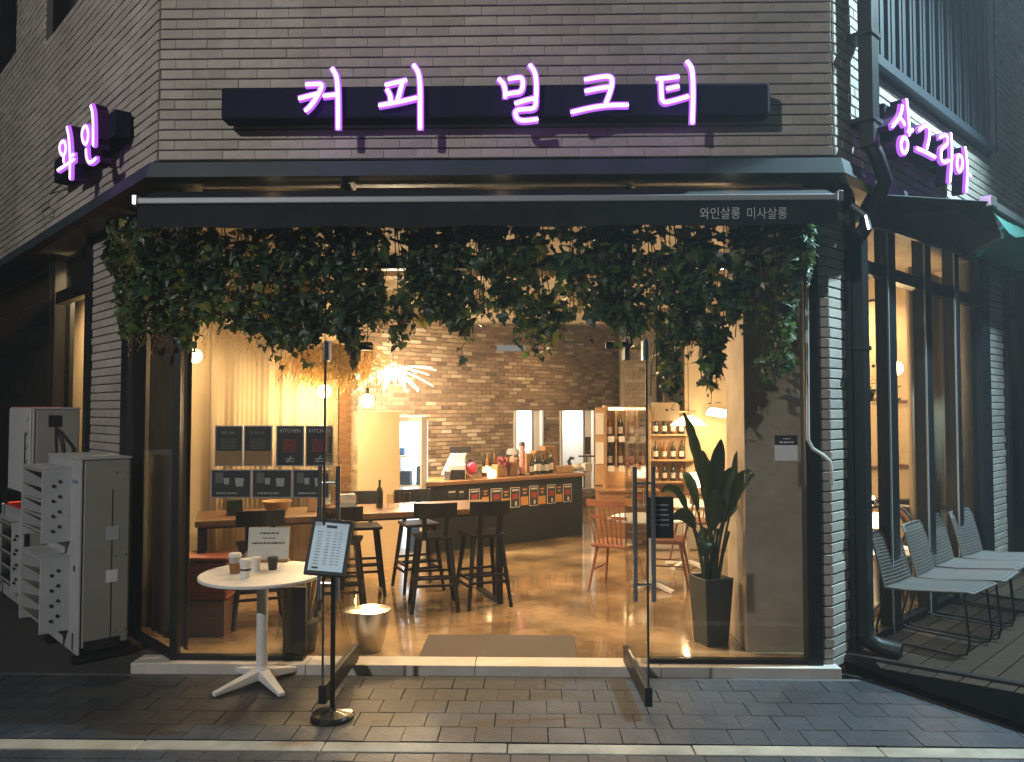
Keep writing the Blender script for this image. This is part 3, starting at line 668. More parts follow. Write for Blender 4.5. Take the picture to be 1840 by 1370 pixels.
# ================================================================== NEON SIGNS
def resample(pts, step=.02):
    out = [pts[0]]
    for a, b in zip(pts, pts[1:]):
        n = max(1, int((b - a).length / step)); out += [a + (b - a) * (k + 1) / n for k in range(n)]
    return out
def smooth_poly(pts, it=2):
    for _ in range(it):
        q = [pts[0]]
        for a, b in zip(pts, pts[1:]): q += [a * .75 + b * .25, a * .25 + b * .75]
        q.append(pts[-1]); pts = q
    return pts
def neon_letter(parent, strokes, plane, n, r, depth, casing):
    """strokes: polylines in photo pixels, put on a sign plane; a tube on a deep channel casing"""
    core = MB(); halo = MB(); deep = MB(); u = n.cross(Z3)
    for st in strokes:
        P = smooth_poly([plane(*q) for q in st]) if len(st) > 2 else [plane(*q) for q in st]
        core.tube(P, r, 8)
        for e in (P[0], P[-1]): core.ball(e, r, 8)
        rs = resample(P, .03); w = r * 1.42
        for a, b in zip(rs, rs[1:]):
            t = (b - a).normalized(); s_ = n.cross(t)
            halo.ob((a + b) / 2 - n * .009, (b - a) / 2 + t * .012, s_ * w, n * .012)
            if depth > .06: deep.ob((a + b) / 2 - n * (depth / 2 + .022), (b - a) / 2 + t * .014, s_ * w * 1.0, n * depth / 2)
    o = core.build('neon_letter', M_NEON, parent, parent.location, smooth=60)
    halo.build('letter_halo', M_HALO, o, parent.location)  # glowing ribbon imitating the purple halo round each tube
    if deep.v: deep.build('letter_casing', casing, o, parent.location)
    return o
def zoomed(strokes, ox, oy, k): return [[(ox + x * k, oy + y * k) for (x, y) in s_] for s_ in strokes]
def ring(cx, cy, rx, ry, n=14, rot=0):
    return [(cx + rx * math.cos(2 * math.pi * i / n + 1.2), cy + ry * math.sin(2 * math.pi * i / n + 1.2)) for i in range(n + 1)]
YS = -.40
t = thing('neon_sign', 'long navy sign bar with five purple neon letters over the entrance', 'neon sign', (-.2, -.35, 3.6))
a = PY(397, 157, -.345); b = PY(1385, 212, -.345)
zc0 = 3.70; mb = MB(); mb.box(a.x, b.x, -.35, -P_ - .05, a.z - .22, a.z - .0); mb.build('sign_bar', M_SIGNB, t, t.location, bevel=.02)
K2 = 580 / 1840
let = {
 'a': zoomed([[(545, 293), (600, 290), (632, 290), (622, 325), (592, 380), (562, 420), (540, 440)], [(505, 372), (560, 357), (612, 345)], [(645, 358), (680, 354), (715, 350)], [(690, 205), (712, 240), (720, 300), (722, 420), (722, 540)]], 380, 60, K2),
 'b': zoomed([[(998, 295), (1050, 282), (1105, 270)], [(1003, 325), (1020, 355), (1022, 388)], [(1088, 285), (1075, 335), (1062, 380)], [(962, 412), (1060, 395), (1165, 370)], [(1155, 185), (1182, 225), (1190, 300), (1190, 420), (1190, 540)]], 380, 60, K2),
 'c': zoomed([[(118, 265), (143, 288), (152, 330), (152, 362)], [(178, 262), (215, 254), (250, 254), (254, 300), (242, 336), (200, 341), (165, 347)], [(295, 185), (322, 222), (330, 290), (328, 365)], [(215, 400), (270, 382), (325, 370), (327, 405), (316, 432), (260, 434), (208, 440), (212, 480), (240, 502), (330, 492)]], 860, 60, K2),
 'd': zoomed([[(612, 265), (680, 252), (757, 244), (762, 290), (747, 345), (727, 395)], [(615, 330), (680, 316), (735, 308)], [(535, 450), (640, 425), (740, 411), (845, 410)]], 860, 60, K2),
 'e': zoomed([[(1022, 262), (1075, 258), (1135, 250)], [(1080, 317), (1135, 305)], [(1040, 270), (1041, 335), (1046, 400), (1110, 386), (1190, 362)], [(1190, 165), (1213, 197), (1222, 260), (1222, 400), (1218, 508)]], 860, 60, K2)}
for k in 'abcde': q_ = PY(sum(p[0] for st in let[k] for p in st) / sum(len(st) for st in let[k]), 178, YS - .1); lamp('neon_light', q_, .75, (.55, .12, 1), .08)
for k in 'abcde': neon_letter(t, let[k], lambda x, y: PY(x, y, YS), V((0, -1, 0)), .0150, .05, M_HALO)
# left sign: 와인
K1 = .33577
t = thing('neon_sign', 'small purple neon sign of two letters on the left wall', 'neon sign', CUL + dL * 1.3 + nL * .2 + Z3 * 3.7)
oL = P_ + .255
mb = MB()
sa, sb = .78, 2.2
pt = PLW(247, 203, P_ + .2); zt, zb_ = 3.92, 3.70
mb.ob(CUL + dL * 1.28 + nL * .09 + Z3 * 3.83, dL * .82, nL * .06, Z3 * .10); mb.build('sign_bar', M_SIGNB, t, t.location, bevel=.012)
LP = lambda x, y: PLW(x, y, oL)
wa = zoomed([ring(340, 795, 17, 38), [(345, 842), (345, 868)], [(313, 912), (345, 892), (375, 872), (398, 856)], [(362, 685), (374, 740), (380, 850), (378, 955)], [(378, 838), (396, 830)]], 0, 0, K1)
inn = zoomed([ring(460, 725, 17, 48), [(490, 570), (501, 610), (504, 700), (503, 778)], [(465, 803), (466, 845), (478, 874), (496, 868), (514, 852)]], 0, 0, K1)
for q_ in ((120, 280), (162, 240)): lamp('neon_light', LP(*q_) + nL * .1, .45, (.55, .12, 1), .06)
for L_ in (wa, inn): neon_letter(t, L_, LP, nL, .0145, .08, M_NEOND)
mb = MB(); mb.tube([PLW(112, 330, P_ + .1), PLW(90, 350, P_ + .03), PLW(88, 372, P_ + .03), PLW(76, 380, P_ + .03), PLW(80, 392, P_ + .03), PLW(98, 390, P_ + .03), PLW(98, 378, P_ + .03), PLW(86, 372, P_ + .03)], .006, 6); mb.build('loose_cable', M_BLACK, t, t.location)
# right sign: 상그리아
t = thing('neon_sign', 'purple neon sign of four letters on the right wall', 'neon sign', RW(1.2, 3.6, P_ + .2))
mb = MB(); mb.ob(RW(1.25, 3.82, P_ + .06), dR * .9, nR * .06, Z3 * .10); mb.build('sign_bar', M_SIGNB, t, t.location, bevel=.012)
KR = .409; oR = P_ + .215
RP = lambda x, y: PRW(x, y, oR)
rs_ = [
 [[(538, 470), (530, 515), (497, 556)], [(531, 520), (548, 548)], [(557, 442), (564, 500), (570, 592)], [(566, 578), (584, 574)], ring(547, 640, 15, 34)],
 [[(615, 572), (640, 552), (657, 560), (657, 610), (646, 655)], [(606, 655), (645, 672), (682, 692)]],
 [[(705, 605), (735, 590), (738, 640), (710, 655), (706, 700), (722, 718), (742, 708)], [(752, 590), (757, 680), (748, 800)]],
 [ring(790, 720, 13, 36), [(815, 652), (825, 740), (820, 842)], [(825, 762), (839, 775)]]]
for q_ in ((1622, 232), (1662, 258), (1697, 278), (1728, 300)): lamp('neon_light', RP(*q_) + nR * .1, .4, (.55, .12, 1), .06)
for s_ in rs_: neon_letter(t, zoomed(s_, 1400, 0, KR), RP, nR, .0145, .08, M_NEOND)

# ================================================================== AWNINGS
t = thing('awning', 'retracted navy awning with silver front bar over the entrance', 'awning', (-.3, -.3, 2.95))
yb = -.45; A = PY(245, 360, yb); Bq = PY(1507, 352, yb)
MB().box(A.x + .01, Bq.x - .01, yb - .02, yb + .03, A.z - .03, A.z + .012).build('front_bar', M_BARM, t, t.location, bevel=.008)
for x in (A.x, Bq.x): MB().box(x - .018, x + .018, yb - .03, yb + .04, A.z - .04, A.z + .03).build('end_cap', M_ALU, t, t.location, bevel=.006)
fab = MB(); N = 40; z1 = A.z - .03; z0 = PY(900, 407, yb).z
vs = []
for i in range(N + 1):
    x = A.x + .01 + (Bq.x - A.x - .02) * i / N
    vs += [V((x, yb, z1)), V((x, yb + .006 * math.sin(i * .9), z0 + .006 * math.sin(i * .7))), V((x, yb + .01, A.z + .005)), V((x, -P_ - .02, A.z + .13))]
fab.add(vs, [(4*i, 4*i+4, 4*i+5, 4*i+1) for i in range(N)] + [(4*i+2, 4*i+3, 4*i+7, 4*i+6) for i in range(N)])
fab.build('fabric', M_NAVY, t, t.location, solid=.004)
MB().box(A.x + .15, Bq.x - .15, -.30, -.05, A.z + .0, A.z + .085).build('cassette', M_DARK, t, t.location, bevel=.02)
ex = V((1, 0, 0)); c = PY(1293, 385, yb - .006)
for (px, txt) in ((1294, '와인살롱'), (1378, '미사살롱')):
    c = PY(px, 385, yb - .008); mb = text_mb(txt, .083, c, ex * .86, Z3)
    mb.build('lettering', mat('awning_print', (.55, .57, .58), .7), t, t.location)
# cream boards with added lamps, imitating the warm glow under the cornice
glow_bd = thing('glow_board', 'cream board with added lamps imitating the warm glow under the cornice', 'glow board', (-.2, -.1, 3.3))
for (x0, x1) in ((365, 618), (640, 1120), (1142, 1440)):
    a, b = PY(x0, 330, -.1), PY(x1, 330, -.1)
    MB().box(a.x, b.x, -.105, -.08, 3.245, 3.29).build('cream_board', M_BEAM, glow_bd, glow_bd.location)
    lamp('board_glow_lamp', ((a.x * .45 + b.x * .55), -.28, 3.26), .22, (1, .68, .35), .02)
# right awnings
t = thing('awning', 'folded dark awning above the right side windows', 'awning', RW(1.4, 3.1, .1))
pts = [RW(.30, 3.12, .08), RW(2.75, 3.20, .08), RW(2.19, 3.22, .52), RW(1.86, 3.45, .52), RW(.30, 3.28, .18)]
mb = MB(); mb.add(pts + [RW(1.5, 3.36, .36)], [(0, 1, 5), (1, 2, 5), (2, 3, 5), (3, 4, 5), (4, 0, 5)]); mb.build('fabric', M_NAVY, t, t.location, solid=.02)
MB().bar(pts[0] + nR * .02, pts[1] + nR * .02, .03, .05).build('bottom_bar', M_FLASH, t, t.location); MB().bar(pts[1], pts[2], .03, .05).build('side_bar', M_FLASH, t, t.location)
mb = MB(); mb.ob(RW(1.9, 3.45, .50), dR * .07, nR * .05, Z3 * .045); mb.build('end_bracket', M_ALU, t, t.location, bevel=.008)
mb = MB(); mb.tube([RW(.22, 3.2, .10), RW(.2, 3.1, .2), RW(.2, 3.0, .22)], .02, 8); mb.build('folding_arm', M_ALU, t, t.location)
t = thing('awning', 'teal lit awning farther along the right wall', 'awning', RW(4, 3.2, .3))
mb = MB(); N = 12; vs = []
for i in range(N + 1):
    s_ = 2.62 + 2.6 * i / N; vs += [RW(s_, 3.56, .34), RW(s_, 3.40 - .05 * math.sin(i), .42), RW(s_, 3.15, .2 + .18 * i / N)]
mb.add(vs, [(3*i, 3*i+3, 3*i+4, 3*i+1) for i in range(N)] + [(3*i+1, 3*i+4, 3*i+5, 3*i+2) for i in range(N)]); mb.build('fabric', M_TEAL, t, t.location, solid=.003, smooth=50)
mb = MB(); mb.bar(RW(2.55, 3.58, .36), RW(5.4, 3.58, .36), .05, .06); mb.build('front_bar', M_ALU, t, t.location)

# ================================================================== STREET LAMPS (outside the frame, light the walls)
def street_lamp(loc, base, label, power, colr, m, arm, aim=None):
    t = thing('street_lamp', label, 'street lamp', base, 'street lamps')
    MB().cyl(base, V((base.x, base.y, loc.z + .15)), .07, .05, 12).build('pole', M_DARK, t, t.location, smooth=40)
    MB().bar(V((base.x, base.y, loc.z + .12)), V((loc.x, loc.y, loc.z + .14)), .05, .05).build('arm', M_DARK, t, t.location)
    MB().ob(V((loc.x, loc.y, loc.z + .12)), (.22, 0, 0), (0, .12, 0), (0, 0, .04)).build('lamp_head', M_DARK, t, t.location, bevel=.02)
    MB().ob(V((loc.x, loc.y, loc.z + .07)), (.17, 0, 0), (0, .09, 0), (0, 0, .012)).build('lens', m, t, t.location)
    lamp('street_light', V(loc), power, colr, .12, spot=(92 if aim else None), blend=.6, target=aim)
street_lamp(V((-5.6, -9.5, 6.9)), V((-7.0, -9.8, 0)), 'street lamp on a pole across the road to the left', POW['street'], (1.0, .955, .92), M_LAMPN, 1)
lr_ = RW(2.6, 7.4, 2.3)
street_lamp(lr_, RW(3.4, 0, 3.6), 'cool white street lamp high beside the right wall', POW['street_r'], (.60, .88, 1.0), M_LAMPW, 1, aim=RW(-.2, 0, 2.1))

# ================================================================== DECK AND WIRE CHAIRS (right)
t = thing('deck', None, None, RW(1.5, 0, 1.0)); tag(t, 'raised wooden plank deck along the right wall', kind='structure')
DZ = .05
# planks run along the wall, front edge cut across the corner
e0, e1 = PZ(1512, 1188, DZ), PZ(1838, 1246, DZ)
de = (e1 - e0).normalized(); ne = V((-de.y, de.x, 0))
wpl = .145; o = .0
while o < 3.4:
    # clip start of the plank by the front edge line
    ss = []
    for oo in (o + .004, o + wpl - .004):
        p0 = CR + nR * oo; k = (e0 - p0).dot(ne) / dR.dot(ne); ss.append(max(.285 if oo < .16 else -.8, k))
    a, b, c2, d = (CR + nR * (o + .004) + dR * ss[0], CR + nR * (o + wpl - .004) + dR * ss[1], CR + nR * (o + wpl - .004) + dR * 6, CR + nR * (o + .004) + dR * 6)
    zz = DZ + random.uniform(-.002, .002)
    MB().prism([p + Z3 * (zz - .028) for p in (a, b, c2, d)], (0, 0, .028)).build('plank', M_DECK, t, t.location, bevel=.003); o += wpl
MB().prism([e0 + ne * .12 + Z3 * -.1, e0 + ne * .12 + de * 4 + Z3 * -.1, e0 + ne * .17 + de * 4 + Z3 * -.1, e0 + ne * .17 + Z3 * -.1], (0, 0, .118)).build('joist', M_BLACK, t, t.location)

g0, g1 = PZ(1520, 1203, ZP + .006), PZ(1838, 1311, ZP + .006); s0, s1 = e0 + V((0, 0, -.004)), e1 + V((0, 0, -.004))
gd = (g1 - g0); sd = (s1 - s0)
MB().prism([s0 + V((.02, 0, 0)), s1 + sd * 1.2, g1 + gd * 1.2, g0], (0, 0, -.02)).build('gap_shade', mat('deck_shade_black', (.002, .002, .002), 1.0, spec=.0), t, t.location)  # near-black sheet standing in for the shade below the deck edge

def wire_chair():
    """local: back at -y (towards the wall), seat faces +y"""
    t = thing('wire_chair', 'grey wire mesh lounge chair', 'chair', (0, 0, 0), 'wire chairs in a row on the deck')
    W = .238; r = .0085
    seat = [(-.26, .40), (-.1, .405), (.1, .43), (.30, .455), (.33, .45)]
    back = [(-.26, .40), (-.285, .50), (-.315, .62), (-.345, .735)]
    prof = [V((0, y, z)) for y, z in reversed(back[1:])] + [V((0, y, z)) for y, z in seat]
    fr = MB()
    for sx in (-1, 1): fr.tube([p + V((sx * W, 0, 0)) for p in prof], r, 8)
    top = [V((-W, -.345, .735)), V((-W * .9, -.365, .775)), V((-W * .6, -.372, .787)), V((W * .6, -.372, .787)), V((W * .9, -.365, .775)), V((W, -.345, .735))]
    fr.tube(top, r, 8); fr.tube([V((-W, .33, .45)), V((W, .33, .45))], r, 8)
    fr.build('frame', M_MESH, t, smooth=40)
    for sx in (-1, 1):
        MB().tube([V((sx * (W - .02), .27, .44)), V((sx * (W - .01), .30, .10)), V((sx * (W - .01), .28, .03)), V((sx * (W - .01), .22, .012)), V((sx * (W - .01), -.26, .012)), V((sx * (W - .01), -.32, .03)), V((sx * (W - .01), -.33, .09)), V((sx * (W - .02), -.25, .40))], r, 8).build('leg', M_DARK, t, smooth=40)
    def grid(rows, name, nx=26):
        g = MB(); w = .0034
        full = [V((0, y, z)) for y, z in rows]; pts = resample(full, .021)
        for i in range(nx + 1):
            x = -W + 2 * W * i / nx
            g.tube([p + V((x, 0, -.006 * math.sin(math.pi * i / nx))) for p in pts[::2]] + [pts[-1] + V((x, 0, 0))], w * 1.15, 4)
        for p in pts: g.tube([p + V((-W, 0, 0)), p + V((0, 0, -.006)), p + V((W, 0, 0))], w * 1.15, 4)
        tag(g.build(name, M_MESH, t), kind='stuff')
    grid([(-.372, .787)] + list(reversed(back)), 'back_mesh'); grid(seat, 'seat_mesh')
    return t
ch0 = wire_chair()
fp = PZ(1750, 1190, DZ); bp_ = PZ(1577, 1150, DZ)
cc = (fp + bp_) / 2 + dR * .25
labs = ['grey wire mesh chair nearest the drainpipe, first of the deck row', 'grey wire mesh chair second from the drainpipe in the deck row', 'grey wire mesh chair third from the drainpipe in the deck row', 'grey wire mesh chair farthest along the deck row']
rz = math.atan2(nR.y, nR.x) - math.pi / 2
for k in range(4):
    p = cc + dR * (.565 * k) + nR * [0, .02, -.02, .03][k]
    if k == 0: ch0.location = p; ch0.rotation_euler = (0, 0, rz + R(-2)); ch0['label'] = labs[0]
    else: copy_tree(ch0, None, labs[k], p, rz + R([0, 3, 1, -3][k]))

# white cable conduit on the right corner pier
mb = MB(); q = [PY(1449, 405, -.05), PY(1451, 640, -.05), PY(1452, 790, -.05), PY(1460, 806, -.05), PY(1478, 818, -.045), RW(.012, 0, .025) * 1.0]
q5 = PY(1491, 829, -.045); q = q[:5] + [q5, PY(1494, 842, -.045), PY(1496, 872, -.045)]
tag(mb.tube(q, .013, 8).build('cable_conduit', M_OFFWHITE, None, PY(1452, 790, -.05), smooth=40), 'white cable conduit running down the right window post', 'conduit')
# notice on right glass
c = PY(1413, 805, -.012); w = .155
t = thing('glass_notice', 'black and white notice stuck on the right glass panel', 'notice', c)
MB().box(c.x - w/2, c.x + w/2, -.0105, -.0075, c.z - .088, c.z + .018).build('white_half', M_PAPER, t, c); MB().box(c.x - w/2, c.x + w/2, -.011, -.0075, c.z + .018, c.z + .085).build('black_half', M_INK, t, c)
mb = MB(); 
for (y, x0, x1, h) in ((.062, -.02, .03, .007), (.038, -.045, .05, .011)): dashes(mb, V((c.x, -.0112, c.z)), V((1, 0, 0)), Z3, x0, x1, y, h)
tag(mb.build('print', M_CHTXT, t, c), kind='stuff')

# ================================================================== STREET SIDE THINGS (left)
# round white table
tp = PZ(470, 1227, ZP); tp = V((tp.x, tp.y, ZP))
t = thing('bistro_table', 'round white pedestal table on the pavement by the entrance', 'table', tp)
MB().lathe([(.05, .688), (.385, .69), (.402, .697), (.402, .712), (.395, .717)], (0, 0, 0), 48).build('tabletop', M_WHITE, t, smooth=35)
MB().lathe([(.036, .05), (.036, .66), (.10, .675), (.10, .69)], (0, 0, 0), 20).build('column', M_WHITE, t, smooth=35)
MB().lathe([(.055, .035), (.05, .09), (.037, .11)], (0, 0, 0), 20).build('hub', M_WHITE, t, smooth=35)
for k, deg in enumerate((-128, -50, 48, 140)):
    a = R(deg); u = V((math.cos(a), math.sin(a), 0)); n = V((-u.y, u.x, 0)); mb = MB()
    A = [u * .03 + n * .036 + Z3 * .03, u * .03 - n * .036 + Z3 * .03, u * .03 - n * .036 + Z3 * .095, u * .03 + n * .036 + Z3 * .095]
    Bq = [u * .34 + n * .02 + Z3 * .004, u * .34 - n * .02 + Z3 * .004, u * .34 - n * .02 + Z3 * .03, u * .34 + n * .02 + Z3 * .03]
    mb.add(A + Bq, [(0, 1, 2, 3), (7, 6, 5, 4), (0, 4, 5, 1), (1, 5, 6, 2), (2, 6, 7, 3), (3, 7, 4, 0)]).build('foot', M_WHITE, t, bevel=.006)
TT = tp.z + .717
# notice board on table
c = PZ(490, 1010, TT); ang = R(4); u = V((math.cos(ang), math.sin(ang), 0)); up = V((0, .12, 1)).normalized(); n = u.cross(up)
t = thing('table_notice', 'white printed card in a stand on the round table', 'notice', V((c.x - .03, c.y, TT)))
b0 = V((c.x - .035, c.y, TT + .012))
MB().ob(b0 + up * .117, u * .142, n * .003, up * .110).build('card', M_PAPER, t, t.location); MB().ob(b0 + V((0, 0, -.003)), u * .145, V((0, .03, 0)), V((0, 0, .0085))).build('stand_base', M_WOODM, t, t.location)
mb = MB()
for (y, x0, x1, h) in ((.187, -.062, .068, .011), (.152, -.045, .05, .008), (.118, -.115, .115, .011)): dashes(mb, b0 + n * .0032, u, up, x0, x1, y, h)
tag(mb.build('print', M_INK, t, t.location), kind='stuff')
def cup(px, py, label, body, lid, h=.10, r=.036, liquid=None, name='paper_cup'):
    c = PZ(px, py, TT); c = V((c.x, c.y, TT)); t = thing(name, label, 'cup', c, 'cups on the round table')
    MB().lathe([(r * .74, 0), (r, h)], (0, 0, 0), 20).build('cup_body', body, t, smooth=40)
    if liquid: MB().lathe([(r * .75 + .0012, .004), (r * .91 + .0012, h * .62)], (0, 0, 0), 20).build('drink', liquid, t, smooth=40)
    if lid: MB().lathe([(r * 1.06, h - .004), (r * 1.06, h + .006), (r * .9, h + .018), (r * .86, h + .018)], (0, 0, 0), 20).build('lid', lid, t, smooth=30)
    return t
cup(422, 1031, 'clear takeaway cup half full of dark coffee on round table', M_CUP, M_PAPER, .115, .04, M_BOTA, 'takeaway_cup')
c1 = cup(441, 1039, 'white paper cup with printed band and lid on round table', M_PAPER, M_PAPER, .105, .037)
mb = MB(); mb.lathe([(.0338, .05), (.0345, .062)], (0, 0, 0), 20); mb.build('printed_band', M_INK, c1)
cup(459, 1026, 'plain pale paper cup behind the two lidded cups', M_PAPER, None, .09, .034)
c2 = cup(490, 1024, 'small black paper cup in front of the white card', M_INK, None, .085, .036)
# menu stand
mp = PZ(597, 1290, ZP); mp = V((mp.x, mp.y, ZP))
t = thing('menu_stand', 'black floor stand holding a tilted framed menu', 'menu stand', mp)
MB().lathe([(.125, 0), (.125, .018), (.115, .03), (.03, .045), (.02, .06)], (0, 0, 0), 36).build('base', mat('stand_base', (.02, .018, .016), .22, coat=.5), t, smooth=35)
MB().cyl((0, 0, .03), (0, 0, .88), .0145).build('pole', M_DARK, t, smooth=40)
mb = MB(); ctr = hit(591, 984, V((0, 1, 0)), mp.y - .03) - mp
u = V((math.cos(R(6)), math.sin(R(6)), -.10)).normalized(); up = V((-.17, .40, .86)); up = (up - u * up.dot(u)).normalized(); n = u.cross(up)
bo = MB().ob(ctr, u * .118, n * .011, up * .168).build('menu_frame', M_BLACK, t, bevel=.006)
MB().ob(ctr + n * .0125, u * .098, n * .0008, up * .143).build('menu_sheet', M_PAPERB, bo)
mb = MB(); mb.ob(ctr + n * .0138 + up * .12, u * .03, n * .0004, up * .008); mb.ob(ctr + n * .0138 - up * .126 - u * .06, u * .018, n * .0004, up * .005)
for q in range(12):
    for (x0, x1) in ((-.075, -.045), (-.02, .0), (.02, .04), (.05, .07)):
        dashes(mb, ctr + n * .0134, u, up, x0, x1, .085 - .017 * q, .0028, t=.0004)
tag(mb.build('menu_print', M_INK, bo), kind='stuff')
MB().bar((0, 0, .86), ctr - n * .012, .02).build('neck', M_DARK, t)

# air conditioner units
def ac_unit(label, s0, s1, of, ob_, z0, z1, louvers, front, side, wrap=False, name='air_conditioner'):
    t = thing(name, label, 'air conditioner', LW((s0 + s1) / 2, z0, (of + ob_) / 2), 'outdoor units on the left wall')
    MB().ob(LW((s0 + s1) / 2, (z0 + z1) / 2 + .02, (of + ob_) / 2 - .012), dL * (s1 - s0) / 2, nL * ((of - ob_) / 2 - .012), Z3 * ((z1 - z0) / 2 - .02)).build('casing', side, t, t.location, bevel=.012)
    MB().ob(LW((s0 + s1) / 2, (z0 + z1) / 2, of - .008), dL * ((s1 - s0) / 2 + .003), nL * .010, Z3 * ((z1 - z0) / 2)).build('front_panel', front, t, t.location, bevel=.006)
    MB().ob(LW((s0 + s1) / 2, z1 + .006, (of + ob_) / 2), dL * ((s1 - s0) / 2 + .008), nL * ((of - ob_) / 2 + .006), Z3 * .008).build('top_cover', front, t, t.location, bevel=.004)
    for (sa, sb, za, zb, pr) in louvers:
        g = MB(); sc = (sa + sb) / 2
        for (s_) in (sa, sb): pass
        hood = MB().ob(LW(sa + .008, (za + zb) / 2, of + pr / 2), dL * .008, nL * pr / 2, Z3 * (zb - za) / 2).build('louver_side', front, t, t.location, bevel=.003)
        MB().ob(LW(sb - .008, (za + zb) / 2, of + pr / 2), dL * .008, nL * pr / 2, Z3 * (zb - za) / 2).build('louver_side', front, t, t.location, bevel=.003)
        MB().ob(LW(sc, zb - .006, of + pr / 2), dL * (sb - sa) / 2, nL * pr / 2, Z3 * .006).build('louver_top', front, t, t.location)
        MB().ob(LW(sc, (za + zb) / 2, of + .006), dL * (sb - sa) / 2.1, nL * .004, Z3 * (zb - za) / 2.1).build('fan_grille', M_BLACK, t, t.location)
        nb = 5
        for k in range(nb):
            z = za + (zb - za) * (k + .5) / nb
            MB().ob(LW(sc, z, of + pr * .55), dL * ((sb - sa) / 2 - .017), nL * pr * .42 + Z3 * .030, Z3 * .008 - nL * .002).build('louver_blade', side, t, t.location)
            if k < 4:
                for e in (0, 1): MB().cyl(LW(sa - .001, z + .06 - .03 * e, of + pr * (.40 + .22 * e)), LW(sa - .006, z + .06 - .03 * e, of + pr * (.40 + .22 * e)), .012, n=10).build('bolt_hole', M_BLACK, hood, t.location)
    return t
a1 = ac_unit('tall beige outdoor air conditioner with two louvered fan guides', .585, 1.455, .46, .12, .02, 1.40, [(.80, 1.42, .80, 1.34, .19), (.80, 1.42, .16, .70, .19)], M_ACW, M_ACB)
a1l = a1.location
MB().ob(LW(.583, .55, .24), dL * .001, nL * .04, Z3 * .045).build('rating_label', M_PAPER, a1, a1l)
MB().ob(LW(.583, .86, .24), dL * .001, nL * .045, Z3 * .05).build('grip_recess', M_ACW, a1, a1l, bevel=.002)
MB().ob(LW(.70, 1.24, .464), dL * .07, nL * .001, Z3 * .014).build('badge', mat('badge_blue', (.16, .17, .30), .5), a1, a1l)
MB().ob(LW(.68, .62, .464), dL * .02, nL * .001, Z3 * .02).build('badge', M_INK, a1, a1l)
MB().ob(LW(.69, .10, .464), dL * .015, nL * .001, Z3 * .06).build('drain_slot', M_INK, a1, a1l)
MB().ob(LW(.5835, .62, .245), dL * .0012, nL * .0025, Z3 * .56).build('panel_seam', M_BLACK, a1, a1l)
MB().ob(LW(.5835, .075, .30), dL * .0012, nL * .12, Z3 * .035).build('base_gap', M_BLACK, a1, a1l)
for z_ in (.15, .7, 1.3):
    for o_ in (.15, .22): MB().cyl(LW(.584, z_, o_), LW(.58, z_, o_), .007, n=8).build('screw', M_ALU, a1, a1l)
for s_ in (.66, 1.36): MB().ob(LW(s_, -.01, .28), dL * .04, nL * .2, Z3 * .03).build('mount_foot', M_BLACK, a1, a1l)
a2 = ac_unit('grey outdoor air conditioner with plastic wrapped front, on upper rack', 2.18, 3.0, .42, .05, 1.02, 1.765, [], M_ACW, M_ACB, True)
MB().ob(LW(2.60, 1.40, .432), dL * .40, nL * .004, Z3 * .37).build('plastic_wrap', M_WRAP, a2, a2.location)
for (s_, z) in ((2.27, 1.68), (2.27, 1.56), (2.27, 1.44), (2.27, 1.32), (2.27, 1.20)):
    for e in (0, 1): MB().cyl(LW(s_ + .04 * e, z - .02 * e, .43), LW(s_ + .04 * e, z - .02 * e, .438), .012, n=10).build('bolt_hole', M_BLACK, a2, a2.location)
MB().ob(LW(2.36, 1.42, .438), dL * .02, nL * .002, Z3 * .14).build('dark_slot', M_BLACK, a2, a2.location)
MB().ob(LW(2.62, 1.772, .3), dL * .40, nL * .12, Z3 * .012).build('red_tape', M_RED, a2, a2.location)
MB().ob(LW(2.176, 1.66, .25), dL * .004, nL * .05, Z3 * .05).build('grip_recess', M_BLACK, a2, a2.location)
mb = MB(); mb.tube([LW(2.17, 1.6, .24), LW(2.13, 1.5, .25), LW(2.12, 1.3, .24), LW(2.05, 1.05, .24)], .012, 6); mb.build('cable', M_BLACK, a2, a2.location)
mb = MB(); mb.tube([LW(2.17, 1.58, .22), LW(2.10, 1.48, .2), LW(2.10, 1.2, .18), LW(2.0, 1.0, .2)], .012, 6); mb.build('cable', M_BLACK, a2, a2.location)
a3 = ac_unit('white outdoor air conditioner with red top, standing low at far left', 2.32, 3.15, .45, .05, .05, .86, [(2.42, 3.1, .15, .78, .06)], M_ACW, M_ACB)
MB().ob(LW(2.7, .875, .3), dL * .4, nL * .14, Z3 * .012).build('red_tape', M_RED, a3, a3.location)
rk = thing('steel_rack', 'dark steel rack carrying the upper air conditioner', 'rack', LW(2.6, 0, .2))
for s_ in (2.2, 3.05):
    for o in (.06, .42): MB().ob(LW(s_ - .02, .5, o + .02), dL * .015, nL * .015, Z3 * .5).build('rack_leg', M_DARK, rk, rk.location)
for o in (.08, .42): MB().ob(LW(2.6, 1.0, o), dL * .45, nL * .02, Z3 * .012).build('rack_rail', M_DARK, rk, rk.location)

